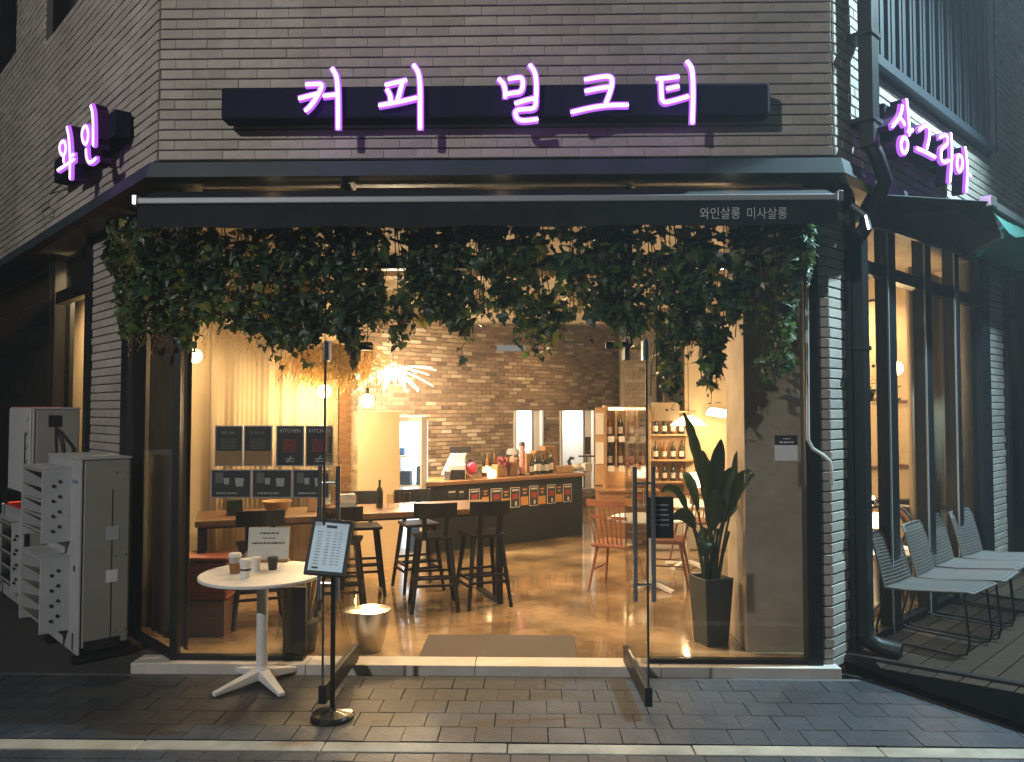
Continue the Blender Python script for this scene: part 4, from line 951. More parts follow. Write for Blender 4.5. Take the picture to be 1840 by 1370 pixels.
# ================================================================== INTERIOR FURNITURE
# long bar table
ta, tb = PZ(355, 937, .87), PZ(905, 912, .87); bk = PZ(850, 895, .87)
u = (tb - ta); Lb = u.length; u = u.normalized(); v = V((-u.y, u.x, 0)); wb_ = (bk - tb).dot(v) * 0 + .66
t = thing('bar_table', 'long dark oak high table with black steel frames', 'table', V(((ta.x + tb.x) / 2, (ta.y + tb.y) / 2, 0)) + v * wb_ / 2)
t0 = V((ta.x, ta.y, 0))
MB().ob(t0 + u * Lb / 2 + v * wb_ / 2 + Z3 * .845, u * (Lb / 2 + .02), v * (wb_ / 2 + .01), Z3 * .025).build('tabletop', M_WOOD, t, t.location, bevel=.006)
for k in (.03, Lb - .03):
    for e in (.04, wb_ - .04): MB().ob(t0 + u * k + v * e + Z3 * .42, u * .03, v * .02, Z3 * .40).build('leg', M_DARK, t, t.location)
    MB().ob(t0 + u * k + v * wb_ / 2 + Z3 * .012, u * .029, v * wb_ / 2, Z3 * .012).build('foot_bar', M_DARK, t, t.location)
MB().ob(t0 + u * Lb / 2 + v * wb_ / 2 + Z3 * .79, u * Lb / 2, v * .02, Z3 * .03).build('apron', M_DARK, t, t.location)
def on_table(d, e): return t0 + u * d + v * e + Z3 * .871
# bar stools
def bar_stool():
    t = thing('bar_stool', 'black wooden bar stool with low backrest', 'stool', (0, 0, 0), 'bar stools at the high table')
    h = .62
    mb = MB(); prof = [(-.18, .17), (-.16, -.17), (.16, -.17), (.18, .17), (.12, .19), (-.12, .19)]
    mb.prism([V((x, y, h)) for x, y in prof], (0, 0, .03)).build('seat', M_STOOL, t, bevel=.01)
    for sx in (-1, 1):
        for sy in (-1, 1):
            MB().cyl((sx * .13, sy * .12, h), (sx * .20, sy * .20, 0), .024, .017, 8).build('leg', M_STOOL, t, smooth=40)
    for z, f in ((.20, .185), (.26, .178)):
        for sx in (-1, 1): MB().bar((sx * f, -f, z), (sx * f, f, z), .018, .022).build('stretcher', M_STOOL, t)
        for sy in (-1, 1): MB().bar((-f, sy * f, z + .03), (f, sy * f, z + .03), .018, .022).build('stretcher', M_STOOL, t)
    for sx in (-1, 1): MB().bar((sx * .09, -.15, h), (sx * .10, -.21, h + .27), .04, .02).build('back_post', M_STOOL, t)
    mb = MB(); N = 8; vs = []
    for i in range(N + 1):
        x = -.19 + .38 * i / N; y = -.235 + .05 * (x / .19) ** 2; vs += [V((x, y, h + .20)), V((x, y - .02, h + .33)), V((x, y + .02, h + .20)), V((x, y, h + .33))]
    for i in range(N):
        a = 4 * i; b = a + 4; mb.f += [(a, b, b + 1, a + 1), (a + 3, b + 3, b + 2, a + 2), (a + 1, b + 1, b + 3, a + 3), (a + 2, b + 2, b, a)]
    mb.f += [(0, 1, 3, 2), (4*N+2, 4*N+3, 4*N+1, 4*N)]; mb.v = vs; mb.build('backrest', M_STOOL, t, bevel=.004)
    return t
st0 = bar_stool()
sp = [(V((-.86, 1.58, 0)), 12, 'black bar stool with backrest, second from the right end of the high table'), (V((-.43, 1.72, 0)), 24, 'black bar stool with backrest nearest the right end of the high table'),
      (V((-1.62, 1.30, 0)), 10, 'black bar stool with backrest seen right behind the menu stand'), (V((-2.25, 1.06, 0)), 22, 'black bar stool behind the round white table')]
for k, (p, dg, lb) in enumerate(sp):
    if k == 0: st0.location = p; st0.rotation_euler = (0, 0, R(dg)); st0['label'] = lb
    else: copy_tree(st0, None, lb, p, R(dg))
# far side backless stools
for k, (d, lb) in enumerate(((1.45, 'black bar stool on the far side of the high table, left one'), (2.0, 'black bar stool on the far side of the high table, right one'))):
    p = t0 + u * d + v * (wb_ + .22); copy_tree(st0, None, lb, p, math.atan2(u.y, u.x) + R(175 + 10 * k))

# things on the bar table
def bowl(p, label):
    o = MB().lathe([(.07, 0), (.10, .05), (.125, .11), (.118, .11), (.09, .05)], (0, 0, 0), 24).build('wooden_bowl', M_WOODL, None, None, smooth=50); o.location = p; tag(o, label, 'bowl')
bowl(on_table(.62, .25), 'round honey wood bowl on the high table')
for k, (d, e, m, w, h, lb) in enumerate(((.28, .3, M_GREEN2, .13, .13, 'dark green box at the left end of the high table'), (.92, .34, M_KRAFT, .07, .15, 'small brown carton next to the wooden bowl'), (1.22, .3, M_PAPERB, .14, .14, 'pale leaflet holder in the middle of the high table'))):
    c = on_table(d, e); o = MB().ob((0, 0, h / 2), u * w / 2, v * .05, Z3 * h / 2).build('box', m, None, None, bevel=.005); o.location = c; tag(o, lb, 'box')
def bottle(p, label, m=M_BOT, h=.27, r=.035, group=None, name='bottle', lab=M_PAPER):
    t = thing(name, label, 'bottle', p, group)
    MB().lathe([(r * .95, 0), (r, .01), (r, h * .58), (r * .85, h * .66), (r * .36, h * .76), (r * .34, h * .95), (r * .4, h * .955), (r * .4, h)], (0, 0, 0), 14).build('glass_body', m, t, smooth=40)
    if lab: MB().lathe([(r * 1.02, h * .15), (r * 1.02, h * .45)], (0, 0, 0), 14).build('paper_label', lab, t, smooth=40)
    return t
bottle(on_table(1.52, .36), 'dark sauce bottle on the high table beside the tumblers', M_BOT, .25, .032, lab=None)
bottle(on_table(1.06, .42), 'slim amber bottle on the high table behind the posters', M_BOTA, .3, .03)
for k, (d, e) in enumerate(((1.68, .38), (1.76, .33), (1.60, .25))):
    o = MB().lathe([(.03, 0), (.036, .13), (.034, .13), (.028, .008)], (0, 0, 0), 16).build('tumbler', M_GLASSY, None, None, smooth=40); o.location = on_table(d, e)
    tag(o, ['clear tumbler beside the dark sauce bottle', 'clear tumbler rightmost on the high table', 'clear tumbler nearest the front edge of the high table'][k], 'tumbler', 'tumblers')
# curtain on the plaster wall
mb = MB(); N = 90; a_, b_ = V((-2.95, 1.62, 0)), V((-2.06, 2.72, 0)); uc = (b_ - a_); nc = V((uc.y, -uc.x, 0)).normalized(); vs = []
for i in range(N + 1):
    p = a_ + uc * i / N + nc * (.09 + .014 * math.sin(i * .42 + 1.5 * math.sin(i * .13)) + .005 * math.sin(i * 1.9)); vs += [p + Z3 * .25, p + Z3 * 3.2]
mb.add(vs, [(2*i, 2*i+2, 2*i+3, 2*i+1) for i in range(N)]); tag(mb.build('curtain', M_CURT, None, a_, solid=.004, smooth=60), 'tan pleated curtain hanging on the left inside wall', 'curtain')
# bright display case
c = V((-1.42, 3.75, 0)); t = thing('display_case', 'tall white lit display case beyond the high table', 'display case', c)
MB().box(-.155, .155, -.02, .5, 0, .06).build('plinth', M_WHITE, t); MB().box(-.155, .155, .46, .5, .06, 1.62).build('back_panel', M_COOLW, t)
for sx in (-1, 1): MB().box(sx * .155 - (.02 if sx > 0 else 0), sx * .155 + (.02 if sx < 0 else 0), -.02, .46, .06, 1.62).build('side_panel', M_WHITE, t)
MB().box(-.155, .155, -.02, .5, 1.62, 1.68).build('top_panel', M_WHITE, t)
for z in (.5, .85, 1.2): MB().box(-.133, .133, 0, .45, z, z + .015).build('shelf', M_WHITE, t)
for k, (x, z, w, h) in enumerate(((-.08, .515, .10, .20), (.09, .515, .07, .17), (-.06, .865, .12, .16), (.10, .865, .06, .22), (-.1, 1.215, .05, .09), (.03, .08, .13, .28))):
    MB().box(x - w/2, x + w/2, .1, .3, z, z + h).build('blue_pack', M_BLUEB, t, bevel=.01)
lamp('case_light', (c.x, c.y + .1, 1.52), 9, (.85, .95, 1), .1, parent=None)
# counter
ca, cb = PZ(745, 1000, 0), PZ(1046, 962, 0); ca = V((-1.28, 4.1, 0)); cb = V((.74, 5.62, 0))
u2 = (cb - ca); L2 = u2.length; u2 = u2.normalized(); v2 = V((-u2.y, u2.x, 0))
ct = thing('counter', 'long charcoal service counter with dark wooden top', 'counter', (ca + cb) / 2)
MB().ob((ca + cb) / 2 + v2 * .3 + Z3 * .41, u2 * L2 / 2, v2 * .3, Z3 * .41).build('counter_body', M_COUNT, ct, ct.location)
MB().ob((ca + cb) / 2 + v2 * .3 + Z3 * .845, u2 * (L2 / 2 + .03), v2 * .34, Z3 * .022).build('counter_top', M_WOODM, ct, ct.location, bevel=.006)
CTZ = .868
def on_ct(px, py_unused=None, e=.25, z=CTZ):
    n = v2; d = v2.dot(ca) + e; p = hit(px, 850, n, d); return V((p.x, p.y, z))
# menu cards on the counter front
def ctf(px, py, off=-.006): return hit(px, py, v2, v2.dot(ca) + off)
cards = [(843, 862, 879, 910, 0), (866, 878, 879, 905, 1), (882, 902, 878, 912, 0), (902, 916, 879, 910, 1), (917, 934, 876, 912, 0), (936, 949, 874, 908, 1), (951, 967, 873, 909, 0), (968, 980, 873, 906, 1), (983, 998, 871, 905, 0), (999, 1010, 871, 902, 1), (1012, 1027, 870, 902, 0)]
for k, (x0, x1, y0, y1, kind) in enumerate(cards):
    a, b = ctf(x0, (y0 + y1) / 2), ctf(x1, (y0 + y1) / 2); zt = ctf((x0 + x1) / 2, y0).z; zb = ctf((x0 + x1) / 2, y1).z; c = (a + b) / 2; hw = (b - a).length / 2; zc = (zt + zb) / 2; hh = (zt - zb) / 2
    c = V((c.x, c.y, zc))
    t = thing('menu_card', ['dark menu card with red print', 'orange menu card'][kind] + ' on the counter front, ' + ['first', 'second', 'third', 'fourth', 'fifth', 'sixth', 'seventh', 'eighth', 'ninth', 'tenth', 'eleventh'][k] + ' from the left', 'menu card', c, 'menu cards along the counter')
    if kind == 0:
        MB().ob(c, u2 * hw, v2 * .003, Z3 * hh).build('card', M_PAPER, t, c); MB().ob(c - v2 * .0036, u2 * (hw - .008), v2 * .001, Z3 * (hh - .008)).build('dark_face', M_CHALK, t, c)
        MB().ob(c - v2 * .005 + Z3 * .012, u2 * hw * .6, v2 * .0006, Z3 * hh * .28).build('red_block', M_REDINK, t, c)
        mb = MB(); mb.ob(c - v2 * .005 + Z3 * hh * .72, u2 * hw * .7, v2 * .0006, Z3 * hh * .09); mb.ob(c - v2 * .005 - Z3 * hh * .62 + u2 * hw * .15, u2 * hw * .2, v2 * .0006, Z3 * hh * .2); tag(mb.build('print', M_CHTXT, t, c), kind='stuff')
    else:
        MB().ob(c + Z3 * hh * .45, u2 * hw, v2 * .003, Z3 * hh * .55).build('dark_half', M_CHALK, t, c); MB().ob(c - Z3 * hh * .55, u2 * hw, v2 * .003, Z3 * hh * .45).build('orange_half', M_ORANGE, t, c)
        mb = MB(); mb.ob(c - v2 * .0038 + Z3 * hh * .68, u2 * hw * .6, v2 * .0006, Z3 * hh * .08); mb.ob(c - v2 * .0038 + Z3 * hh * .3, u2 * hw * .4, v2 * .0006, Z3 * hh * .1); tag(mb.build('print', M_ORANGE, t, c), kind='stuff')
# till screen (white) with tilted panels
c = on_ct(820, e=.22)
t = thing('till_screen', 'white till with big tilted screen on the counter', 'till', c)
f = (CAM_LOC - c); f.z = 0; f = f.normalized(); sdir = V((-f.y, f.x, 0))
MB().ob((0, 0, .10), sdir * .12, f * .1, Z3 * .10).build('till_base', M_WHITE, t, bevel=.015)
upn = (Z3 + sdir * -.0 - f * .35).normalized(); 
mb = MB(); q = [(-.20, .05), (.06, .05), (.13, .33), (-.07, .33)]
mb.prism([sdir * x + Z3 * z - f * .02 for x, z in q], f * .03).build('screen_back', M_WHITE, t, bevel=.006)
mb = MB(); mb.prism([sdir * .06 + Z3 * .12, sdir * .075 + Z3 * .12, sdir * .27 - Z3 * .01, sdir * .255 - Z3 * .01], f * .05).build('side_arm', M_OFFWHITE, t)
MB().ob(sdir * .02 + f * .16 + Z3 * .07, sdir * .09, f * .015, Z3 * .06).build('customer_display', M_BLACK, t, bevel=.006)
MB().ob(sdir * -.12 + f * .14 + Z3 * .06, sdir * .04, f * .04, Z3 * .06).build('printer', M_ALU, t, bevel=.008)
MB().ob(sdir * .05 - f * .3 + Z3 * .36, sdir * .14, f * .02, Z3 * .04).build('rear_panel', M_BLACK, t)
# coffee corner things
p = on_ct(848, e=.2); o = MB().ball((0, 0, .13), .07, 16, (1, 1, 1.15)).build('pink_lantern', M_PINK, None, None, smooth=80); o.location = p; tag(o, 'round pink lantern beside the white till', 'lantern')
p = on_ct(938, e=.22); t = thing('cup_stack', 'tall stack of pink paper cups on the counter', 'cup stack', p)
for k in range(5): MB().lathe([(.028, 0), (.042, .07), (.042, .08)], (0, 0, .02 + k * .075), 14).build('pink_cup', M_PINK2, t, smooth=40)
MB().lathe([(.042, 0), (.034, .05)], (0, 0, .4), 14).build('lid', M_BLACK, t, smooth=40); MB().lathe([(.05, 0), (.05, .02)], (0, 0, 0), 14).build('cup_base', M_BLACK, t)
for k, px in enumerate((956, 963, 969, 976, 983, 990)):
    bottle(on_ct(px, e=.2 + .08 * (k % 2)), ['dark wine bottle', 'dark wine bottle with pale label', 'tall dark wine bottle', 'dark green wine bottle', 'short dark bottle', 'dark bottle with white label'][k] + [' right of the pink cup stack', ', second from the pink cup stack', ' in the middle of the counter group', ', fourth from the pink cup stack', ', fifth from the pink cup stack', ' at the right of the counter group'][k], M_BOT, .26 + .03 * (k % 3), .034, 'bottles on the counter')
for k, px in enumerate((870, 876, 883, 889)):
    bottle(on_ct(px, e=.38 - .05 * (k % 2)), ['first', 'second', 'third', 'fourth'][k] + ' syrup bottle from the pink lantern', M_BOTA if k % 2 else M_BOT, .30 + .02 * (k % 2), .03, 'syrup bottles')
for k, (px, lb, m, h, r) in enumerate(((880, 'small glowing lantern in front of the syrup bottles', M_BULB2, .14, .03), (888, 'glowing round candle beside the small lantern', M_BULB2, .10, .026))):
    o = MB().lathe([(r * .8, 0), (r, h * .2), (r * .9, h * .8), (r * .3, h)], (0, 0, 0), 14).build('lit_lantern', m, None, None, smooth=60); o.location = on_ct(px, e=.12); tag(o, lb, 'lantern')
for k, (px, w, h, m, lb) in enumerate(((897, .16, .16, M_KRAFT, 'brown snack basket right of the glowing candle'), (919, .12, .18, M_WOODM, 'framed brown box beside the pink cup stack'), (1014, .22, .10, M_WOODL, 'long honey wood tray at the right of the counter'), (1052, .14, .12, M_OFFWHITE, 'stack of pale trays at the right end of the counter'))):
    p = on_ct(px, e=.2); o = MB().ob((0, 0, h / 2), u2 * w / 2, v2 * .07, Z3 * h / 2).build('tray' if k > 1 else 'basket', m, None, None, bevel=.008); o.location = p; tag(o, lb, 'tray' if k > 1 else 'basket')
p = on_ct(905, e=.16, z=CTZ + .16); o = MB()
for k in range(14): o.ball((random.uniform(-.07, .07), random.uniform(-.05, .05), random.uniform(.0, .09)), .03, 8)
tag(o.build('berry_bunch', mat('dark_red', (.16, .02, .025), .5), None, None, smooth=60), 'bunch of dark red flowers on the snack basket', 'flowers'); bpy.data.objects['berry_bunch'].location = p
for k, (px, w, h) in enumerate(((968, .2, .30), (986, .24, .36), (950, .18, .26))):
    p = on_ct(px, e=.62); o = MB().ob((0, 0, h / 2), u2 * w / 2, v2 * .07, Z3 * h / 2).build('paper_bag', M_KRAFT, None, None, bevel=.008); o.location = p; tag(o, ['brown paper bag behind the wine bottles', 'largest brown paper bag behind the wine bottles', 'brown paper bag just right of the pink cup stack'][k], 'bag', 'paper bags')
p = on_ct(1032, e=.22); t = thing('toy_swan', 'white and black swan shaped ornament on the counter', 'ornament', p)
MB().ball((0, 0, .06), .06, 12, (1.5, 1, .9)).build('body', M_OFFWHITE, t, smooth=70); MB().tube([V((-.05, 0, .08)), V((-.08, 0, .15)), V((-.05, 0, .2)), V((0, 0, .19))], [.03, .024, .024, .016], 8).build('neck', M_BLACK, t, smooth=60)
p = on_ct(1054, e=.55); t = thing('card_reader', 'black screen on a stand near the bottle shelf', 'screen', p)
MB().box(-.03, .06, -.01, .01, .22, .48).build('screen', M_BLACK, t, bevel=.006); MB().box(-.12, .12, -.05, .05, .18, .20).build('arm', M_BLACK, t); MB().cyl((0, 0, 0), (0, 0, .2), .012).build('pole', M_BLACK, t)
t = thing('order_sheets', 'two dark order slips taped at the left of the counter front', 'notice', ctf(815, 885))
for (x0, x1) in ((804, 820), (824, 834)):
    a, b = ctf(x0, 888), ctf(x1, 888); c = (a + b) / 2; MB().ob(c, u2 * (b - a).length / 2, v2 * .003, Z3 * .05).build('slip', M_CHALK, t, t.location); MB().ob(c - v2 * .004 + Z3 * .025, u2 * (b - a).length / 2.6, v2 * .0006, Z3 * .008).build('print', M_CHTXT, t, t.location)
# people
ZPV = .50
bones = [(0, 0, .50), (0, 0, .68), (0, 0, .90), (0, 0, 1.01), (-.17, 0, .92), (-.23, -.06, .70), (-.12, -.30, .86), (.17, 0, .92), (.23, -.06, .70), (.12, -.30, .88), (-.1, -.06, .49), (-.11, -.42, .47), (-.11, -.40, .05), (.1, -.06, .49), (.11, -.42, .47), (.11, -.40, .05)]
bedge = [(0, 1), (1, 2), (2, 3), (2, 4), (4, 5), (5, 6), (2, 7), (7, 8), (8, 9), (0, 10), (10, 11), (11, 12), (0, 13), (13, 14), (14, 15)]
brad = [.13, .12, .13, .05, .07, .055, .04, .075, .055, .04, .09, .065, .05, .09, .065, .05]
if True:
    def mkperson(p, label, rz, cloth, lean, cap):
        J = [V(j) for j in bones]
        for i in range(1, 10): J[i] = V((J[i].x, J[i].y - lean * (J[i].z - ZPV) * 1.3, ZPV + (J[i].z - ZPV) * (1 - abs(lean) * .4)))
        t = thing('person', label, 'person', p, None, rz)
        me = bpy.data.meshes.new('body'); me.from_pydata(J, bedge, []); me.materials.append(cloth)
        o = bpy.data.objects.new('body', me); COL.objects.link(o); o.parent = t
        sk = o.modifiers.new('skin', 'SKIN'); sk.use_smooth_shade = True
        if not me.skin_vertices: 
            bpy.context.view_layer.objects.active = o
            o.select_set(True); bpy.ops.mesh.customdata_skin_add(); o.select_set(False)
        for i, r in enumerate(brad): me.skin_vertices[0].data[i].radius = (r, r)
        me.skin_vertices[0].data[0].use_root = True
        sb = o.modifiers.new('sub', 'SUBSURF'); sb.levels = 2; sb.render_levels = 2
        h = J[3] + V((0, -.03 - lean * .08, .10))
        hd = MB().ball(h, .10, 16, (.82, .98, 1.18)).ball(h + V((0, -.1, -.015)), .018, 8).build('head', M_SKIN, t, smooth=80)
        for sx in (-1, 1): MB().ball(h + V((sx * .032, -.088, .018)), .011, 8).build('eye', M_BLACK, hd)
        MB().ball(h + V((0, -.089, -.05)), .02, 8, (1.2, .4, .3)).build('mouth', M_PINK2, hd)
        hr = MB()
        hr.ball(h + V((0, .022, .03)), .107, 16, (.88, .96, 1.08))
        if not cap: hr.ball(h + V((0, .05, -.06)), .085, 12, (1, .8, 1.2))
        hr.build('hair', M_HAIR, t, smooth=80)
        if cap:
            cp_ = MB().lathe([(.098, 0), (.098, .03), (.08, .075), (.02, .095)], h + V((0, 0, .045)), 18).build('cap', M_CAPF, t, smooth=50)
            MB().prism([h + V((x, y, .05)) for x, y in ((-.08, -.06), (-.06, -.17), (.06, -.17), (.08, -.06))], (0, 0, .012)).build('cap_brim', M_CAPF, cp_)
            MB().ob(J[1] + V((0, -.15, -.08)), (.12, 0, 0), (0, .008, 0), (0, 0, .2)).build('apron', M_REDINK, t, bevel=.01)
        return t
    def seat_at(p, rz, label):
        t = thing('stool', label, 'stool', V((p.x, p.y, 0)), 'stools behind the counter', rz)
        MB().lathe([(.15, .36), (.16, .385)], (0, 0, 0), 16).build('seat', M_WOODM, t)
        for k in range(4):
            a = R(45 + 90 * k); MB().cyl((.11 * math.cos(a), .11 * math.sin(a), .36), (.16 * math.cos(a), .16 * math.sin(a), 0), .014, n=8).build('leg', M_WOODM, t)
    p = on_ct(905, e=1.15, z=0); mkperson(V((p.x, p.y, 0)), 'person in white shirt and grey cap sitting behind the counter', R(40), M_SHIRT, .25, True); seat_at(p, R(40), 'plain wooden stool under the person in white shirt')
    p = on_ct(783, e=.75, z=0); mkperson(V((p.x, p.y, 0)), 'person with dark hair in black top bending behind the till', R(70), M_BCLOTH, .6, False); seat_at(p, R(70), 'plain wooden stool under the person in black top')
# bottle shelf and cabinet
pcab = PZ(1045, 985, 0); cx0 = pcab.x + .33; cy0 = pcab.y
t = thing('wood_cabinet', 'brown wooden drawer cabinet under the bottle shelf', 'cabinet', (cx0 + .35, cy0 + .25, 0))
MB().box(-.46, .3, -.25, .25, .0, .70).build('cabinet_body', M_WOODM, t, bevel=.008); MB().box(-.48, .32, -.27, .27, .701, .735).build('cabinet_top', M_WOODM, t, bevel=.004)
for k in range(2):
    d = MB().box(-.42, .26, -.268, -.252, .38 - .33 * k, .66 - .33 * k).build('drawer', M_WOODM, t, bevel=.006); MB().bar((-.1, -.285, .54 - .33 * k), (.2, -.285, .56 - .33 * k), .02).build('handle', M_ALU, d)
t = thing('bottle_shelf', 'lit wooden shelf full of bottles beside the counter', 'shelf', (cx0 + .40, cy0 + .32, .736)); W2 = .16
zs = [.0, .28, .66, 1.05]
for x in (-.40, W2): MB().box(x - .015, x + .015, -.14, .14, 0, 1.08).build('side_board', M_WOODL, t)
for x in (-.26, -.12, .02): MB().box(x - .008, x + .008, -.10, .12, .28, 1.05).build('divider', M_WOODL, t)
for z in (.262, .645, 1.05): MB().box(-.385, W2 - .015, -.139, .12, z, z + .016).build('shelf_board', M_WOODL, t)
MB().box(-.385, W2 - .016, .122, .14, 0, 1.05).build('back_board', M_WOODL, t)
MB().box(-.40 - .14, -.418, -.16, -.14, .05, 1.05).build('side_panel', M_WOODL, t)
for z in (.32, .7): MB().box(-.53, -.43, -.168, -.161, z, z + .28).build('notice_sheet', M_PAPER, t)
lt = MB().ob((-.11, -.1, 1.035), (.25, 0, 0), (0, .03, 0), (0, 0, .018)).build('shelf_light', M_BULB2, t); lamp('shelf_lamp', (-.1, -.10, 1.0), 5, WARM, .08, parent=t); lamp('shelf_lamp', (-.1, -.08, .2), 2.5, WARM, .05, parent=t)
tl0 = V(t.location)
for r_, z in enumerate((.279, .662)):
    for k, x in enumerate((-.33, -.19, -.05, .09)):
        b = bottle(tl0 + V((x, .02, z)), ['upper', 'lower'][1 - r_] + ' row bottle, ' + ['first', 'second', 'third', 'fourth', 'fifth', 'sixth'][k] + ' from the left on the lit shelf', M_BOTA if (k + r_) % 2 else M_BOT, .30, .036, 'bottles on the lit shelf')
        MB().box(x - .04, x + .04, -.15, -.141, z - .06 + .002, z + .016).build('price_tag', M_PAPER, t)
# second, farther bottle shelf
p2 = PY(1165, 880, cy0 + .9); t2 = thing('bottle_rack', 'wide dark bottle rack at the right behind the plant', 'rack', (p2.x + .02, cy0 + .9, .0)); t = t2
for z in (.75, 1.05, 1.40, 1.72): MB().box(0, .78, -.1, .15, z, z + .02).build('shelf_board', M_WOODL, t)
MB().box(0, .78, .151, .17, 0, 1.75).build('back_board', M_WOODL, t); MB().box(-.03, -.001, -.1, .17, 0, 1.75).build('side_board', M_WHITE, t)
MB().box(-.27, -.035, -.115, -.1, 1.42, 1.72).build('poster', M_PAPERB, t); MB().box(-.27, -.035, -.115, -.1, 1.15, 1.40).build('poster', M_ORANGE, t); MB().box(-.27, -.035, -.115, -.1, .82, 1.12).build('poster', M_CUP, t)
lamp('rack_light', (.45, -.25, 1.70), 4, WARM, .06, parent=t)
for r_, z in enumerate((.771, 1.071, 1.421)):
    for k in range(6): bottle(V(t.location) + V((.09 + .12 * k, .03, z)), ['lowest', 'middle', 'top'][r_] + ' row bottle, ' + ['first', 'second', 'third', 'fourth', 'fifth', 'sixth'][k] + ' from the left on the wide rack', [M_BOT, M_BOTA][(k * 2 + r_) % 3 == 0], .25, .034, 'bottles on the wide rack')
# drink cooler
p3 = PY(1296, 870, 6.55); t = thing('drink_cooler', 'black glass door drink cooler by the concrete pillar', 'cooler', (p3.x, 6.6, 0))
MB().box(-.33, .33, -.02, .5, 0, 1.68).build('cooler_body', M_BLACK, t); MB().box(-.27, .27, -.03, -.021, .2, 1.5).build('cooler_glass', mat('cooler_glass', (.03, .04, .03), .06), t)
for z in (.6, .95, 1.25): MB().box(-.26, .26, -.034, -.03, z, z + .012).build('shelf_edge', M_ALU, t)
for x in (-.16, .02, .18): MB().box(x - .03, x + .03, -.036, -.031, .97, 1.2).build('bottle_row', M_GREEN, t)
# paper sheets on glass cooler
MB().box(-.24, -.06, -.036, -.031, 1.0, 1.4).build('price_list', M_PAPERB, t)

# ================================================================== windsor chairs, round tables
def windsor():
    t = thing('windsor_chair', 'reddish wooden spindle back chair', 'chair', (0, 0, 0), 'spindle back chairs'); h = .42
    MB().prism([V((x, y, h)) for x, y in ((-.20, -.19), (.20, -.19), (.225, .1), (.18, .22), (-.18, .22), (-.225, .1))], (0, 0, .035)).build('seat', M_CHAIRW, t, bevel=.01)
    for sx in (-1, 1):
        for sy in (-1, 1): MB().cyl((sx * .15, sy * .14, h), (sx * .21, sy * .22, 0), .017, .012, 8).build('leg', M_CHAIRW, t, smooth=40)
        MB().bar((sx * .18, -.18, .2), (sx * .18, .18, .2), .014).build('stretcher', M_CHAIRW, t)
    for k in range(8):
        x = -.16 + .32 * k / 7; MB().cyl((x, -.17, h + .03), (x * 1.18, -.27, .84), .0075, .006, 6).build('spindle', M_CHAIRW, t)
    mb = MB(); vs = [V((-.21 + .42 * i / 8, -.285 + .035 * ((i - 4) / 4) ** 2, .86)) for i in range(9)]
    for a, b in zip(vs, vs[1:]): mb.bar(a, b, .022, .06)
    mb.build('crest_rail', M_CHAIRW, t)
    mb = MB(); vs = [V((-.19 + .38 * i / 8, -.245 + .02 * ((i - 4) / 4) ** 2, .72)) for i in range(9)]
    for a, b in zip(vs, vs[1:]): mb.bar(a, b, .016, .03)
    mb.build('middle_rail', M_CHAIRW, t)
    return t
w0 = windsor(); w0.location = (.86, 2.36, 0); w0.rotation_euler = (0, 0, R(-28)); w0['label'] = 'reddish spindle back chair left of the right glass door'
copy_tree(w0, None, 'spindle back chair behind the potted plant, turned towards the cafe', V((1.40, 2.62, 0)), R(75))
copy_tree(w0, None, 'spindle back chair at the far table behind the plant pot', V((1.95, 4.0, 0)), R(150))
def round_table(p, r, h, label, m=M_WHITE):
    t = thing('round_table', label, 'table', p, 'round cafe tables')
    MB().lathe([(.05, h - .03), (r - .02, h - .025), (r, h - .015), (r, h)], (0, 0, 0), 36).build('tabletop', m, t, smooth=35); MB().cyl((0, 0, .05), (0, 0, h - .03), .03).build('column', M_WHITE, t, smooth=40)
    for k in range(4):
        a = R(45 + 90 * k); MB().bar((0, 0, .08), (math.cos(a) * .27, math.sin(a) * .27, .015), .05, .03).build('foot', M_WHITE, t)
    return t
round_table(V((1.18, 2.33, 0)), .38, .70, 'round pale cafe table behind the right glass door')
round_table(V((1.75, 3.4, 0)), .4, .72, 'round pale cafe table behind the potted plant')
q = V((1.28, 2.4, .702)); o = MB().lathe([(.03, 0), (.035, .07), (.02, .1)], (0, 0, 0), 14).build('candle_lamp', M_BULB2, None, None, smooth=50); o.location = q; tag(o, 'small glowing candle lamp on the table by the plant', 'candle lamp')
lamp('candle_light', q + V((0, 0, .2)), 1.2, WARM, .04)
q = V((1.82, 3.3, .722)); t = thing('table_lamp', 'small white lit table lamp seen through the plant leaves', 'lamp', q)
MB().lathe([(.05, 0), (.012, .02), (.012, .2)], (0, 0, 0), 14).build('lamp_foot', M_WHITE, t); MB().lathe([(.08, .18), (.05, .34)], (0, 0, 0), 16).build('lamp_shade', M_BULB2, t, smooth=50)
# wooden bench / low box in front of cabinet already built; sofa by the pillar
o = MB().box(-.5, .5, -.3, .3, 0, .42).build('low_bench', M_OFFWHITE, None, None, bevel=.03); o.location = (2.0, 4.75, 0); tag(o, 'pale low bench behind the potted plant', 'bench')
# right side room: table with lamp, round back chairs
def round_chair(p, rz, label, first=[None]):
    if first[0] is None:
        t = thing('round_back_chair', label, 'chair', p, 'round back chairs in the right room', rz); first[0] = t
        MB().lathe([(.2, .42), (.22, .44), (.22, .47)], (0, 0, 0), 24).build('seat', M_WOODM, t, smooth=40)
        mb = MB(); pts = [V((.21 * math.cos(a), -.17, .66 + .19 * math.sin(a))) for a in [2 * math.pi * k / 24 for k in range(24)]]
        mb.tube(pts, .014, 8, True).build('back_ring', M_DARK, t, smooth=40); MB().lathe([(.20, -.008), (.20, .008)], (0, -.17, .66), 28, ax=(0, 1, 0)).build('backrest', M_WOODL, t)
        for sx in (-1, 1):
            for sy in (-1, 1): MB().cyl((sx * .14, sy * .14, .43), (sx * .18, sy * .18, 0), .013, n=8).build('leg', M_DARK, t)
        return t
    return copy_tree(first[0], None, label, p, rz)
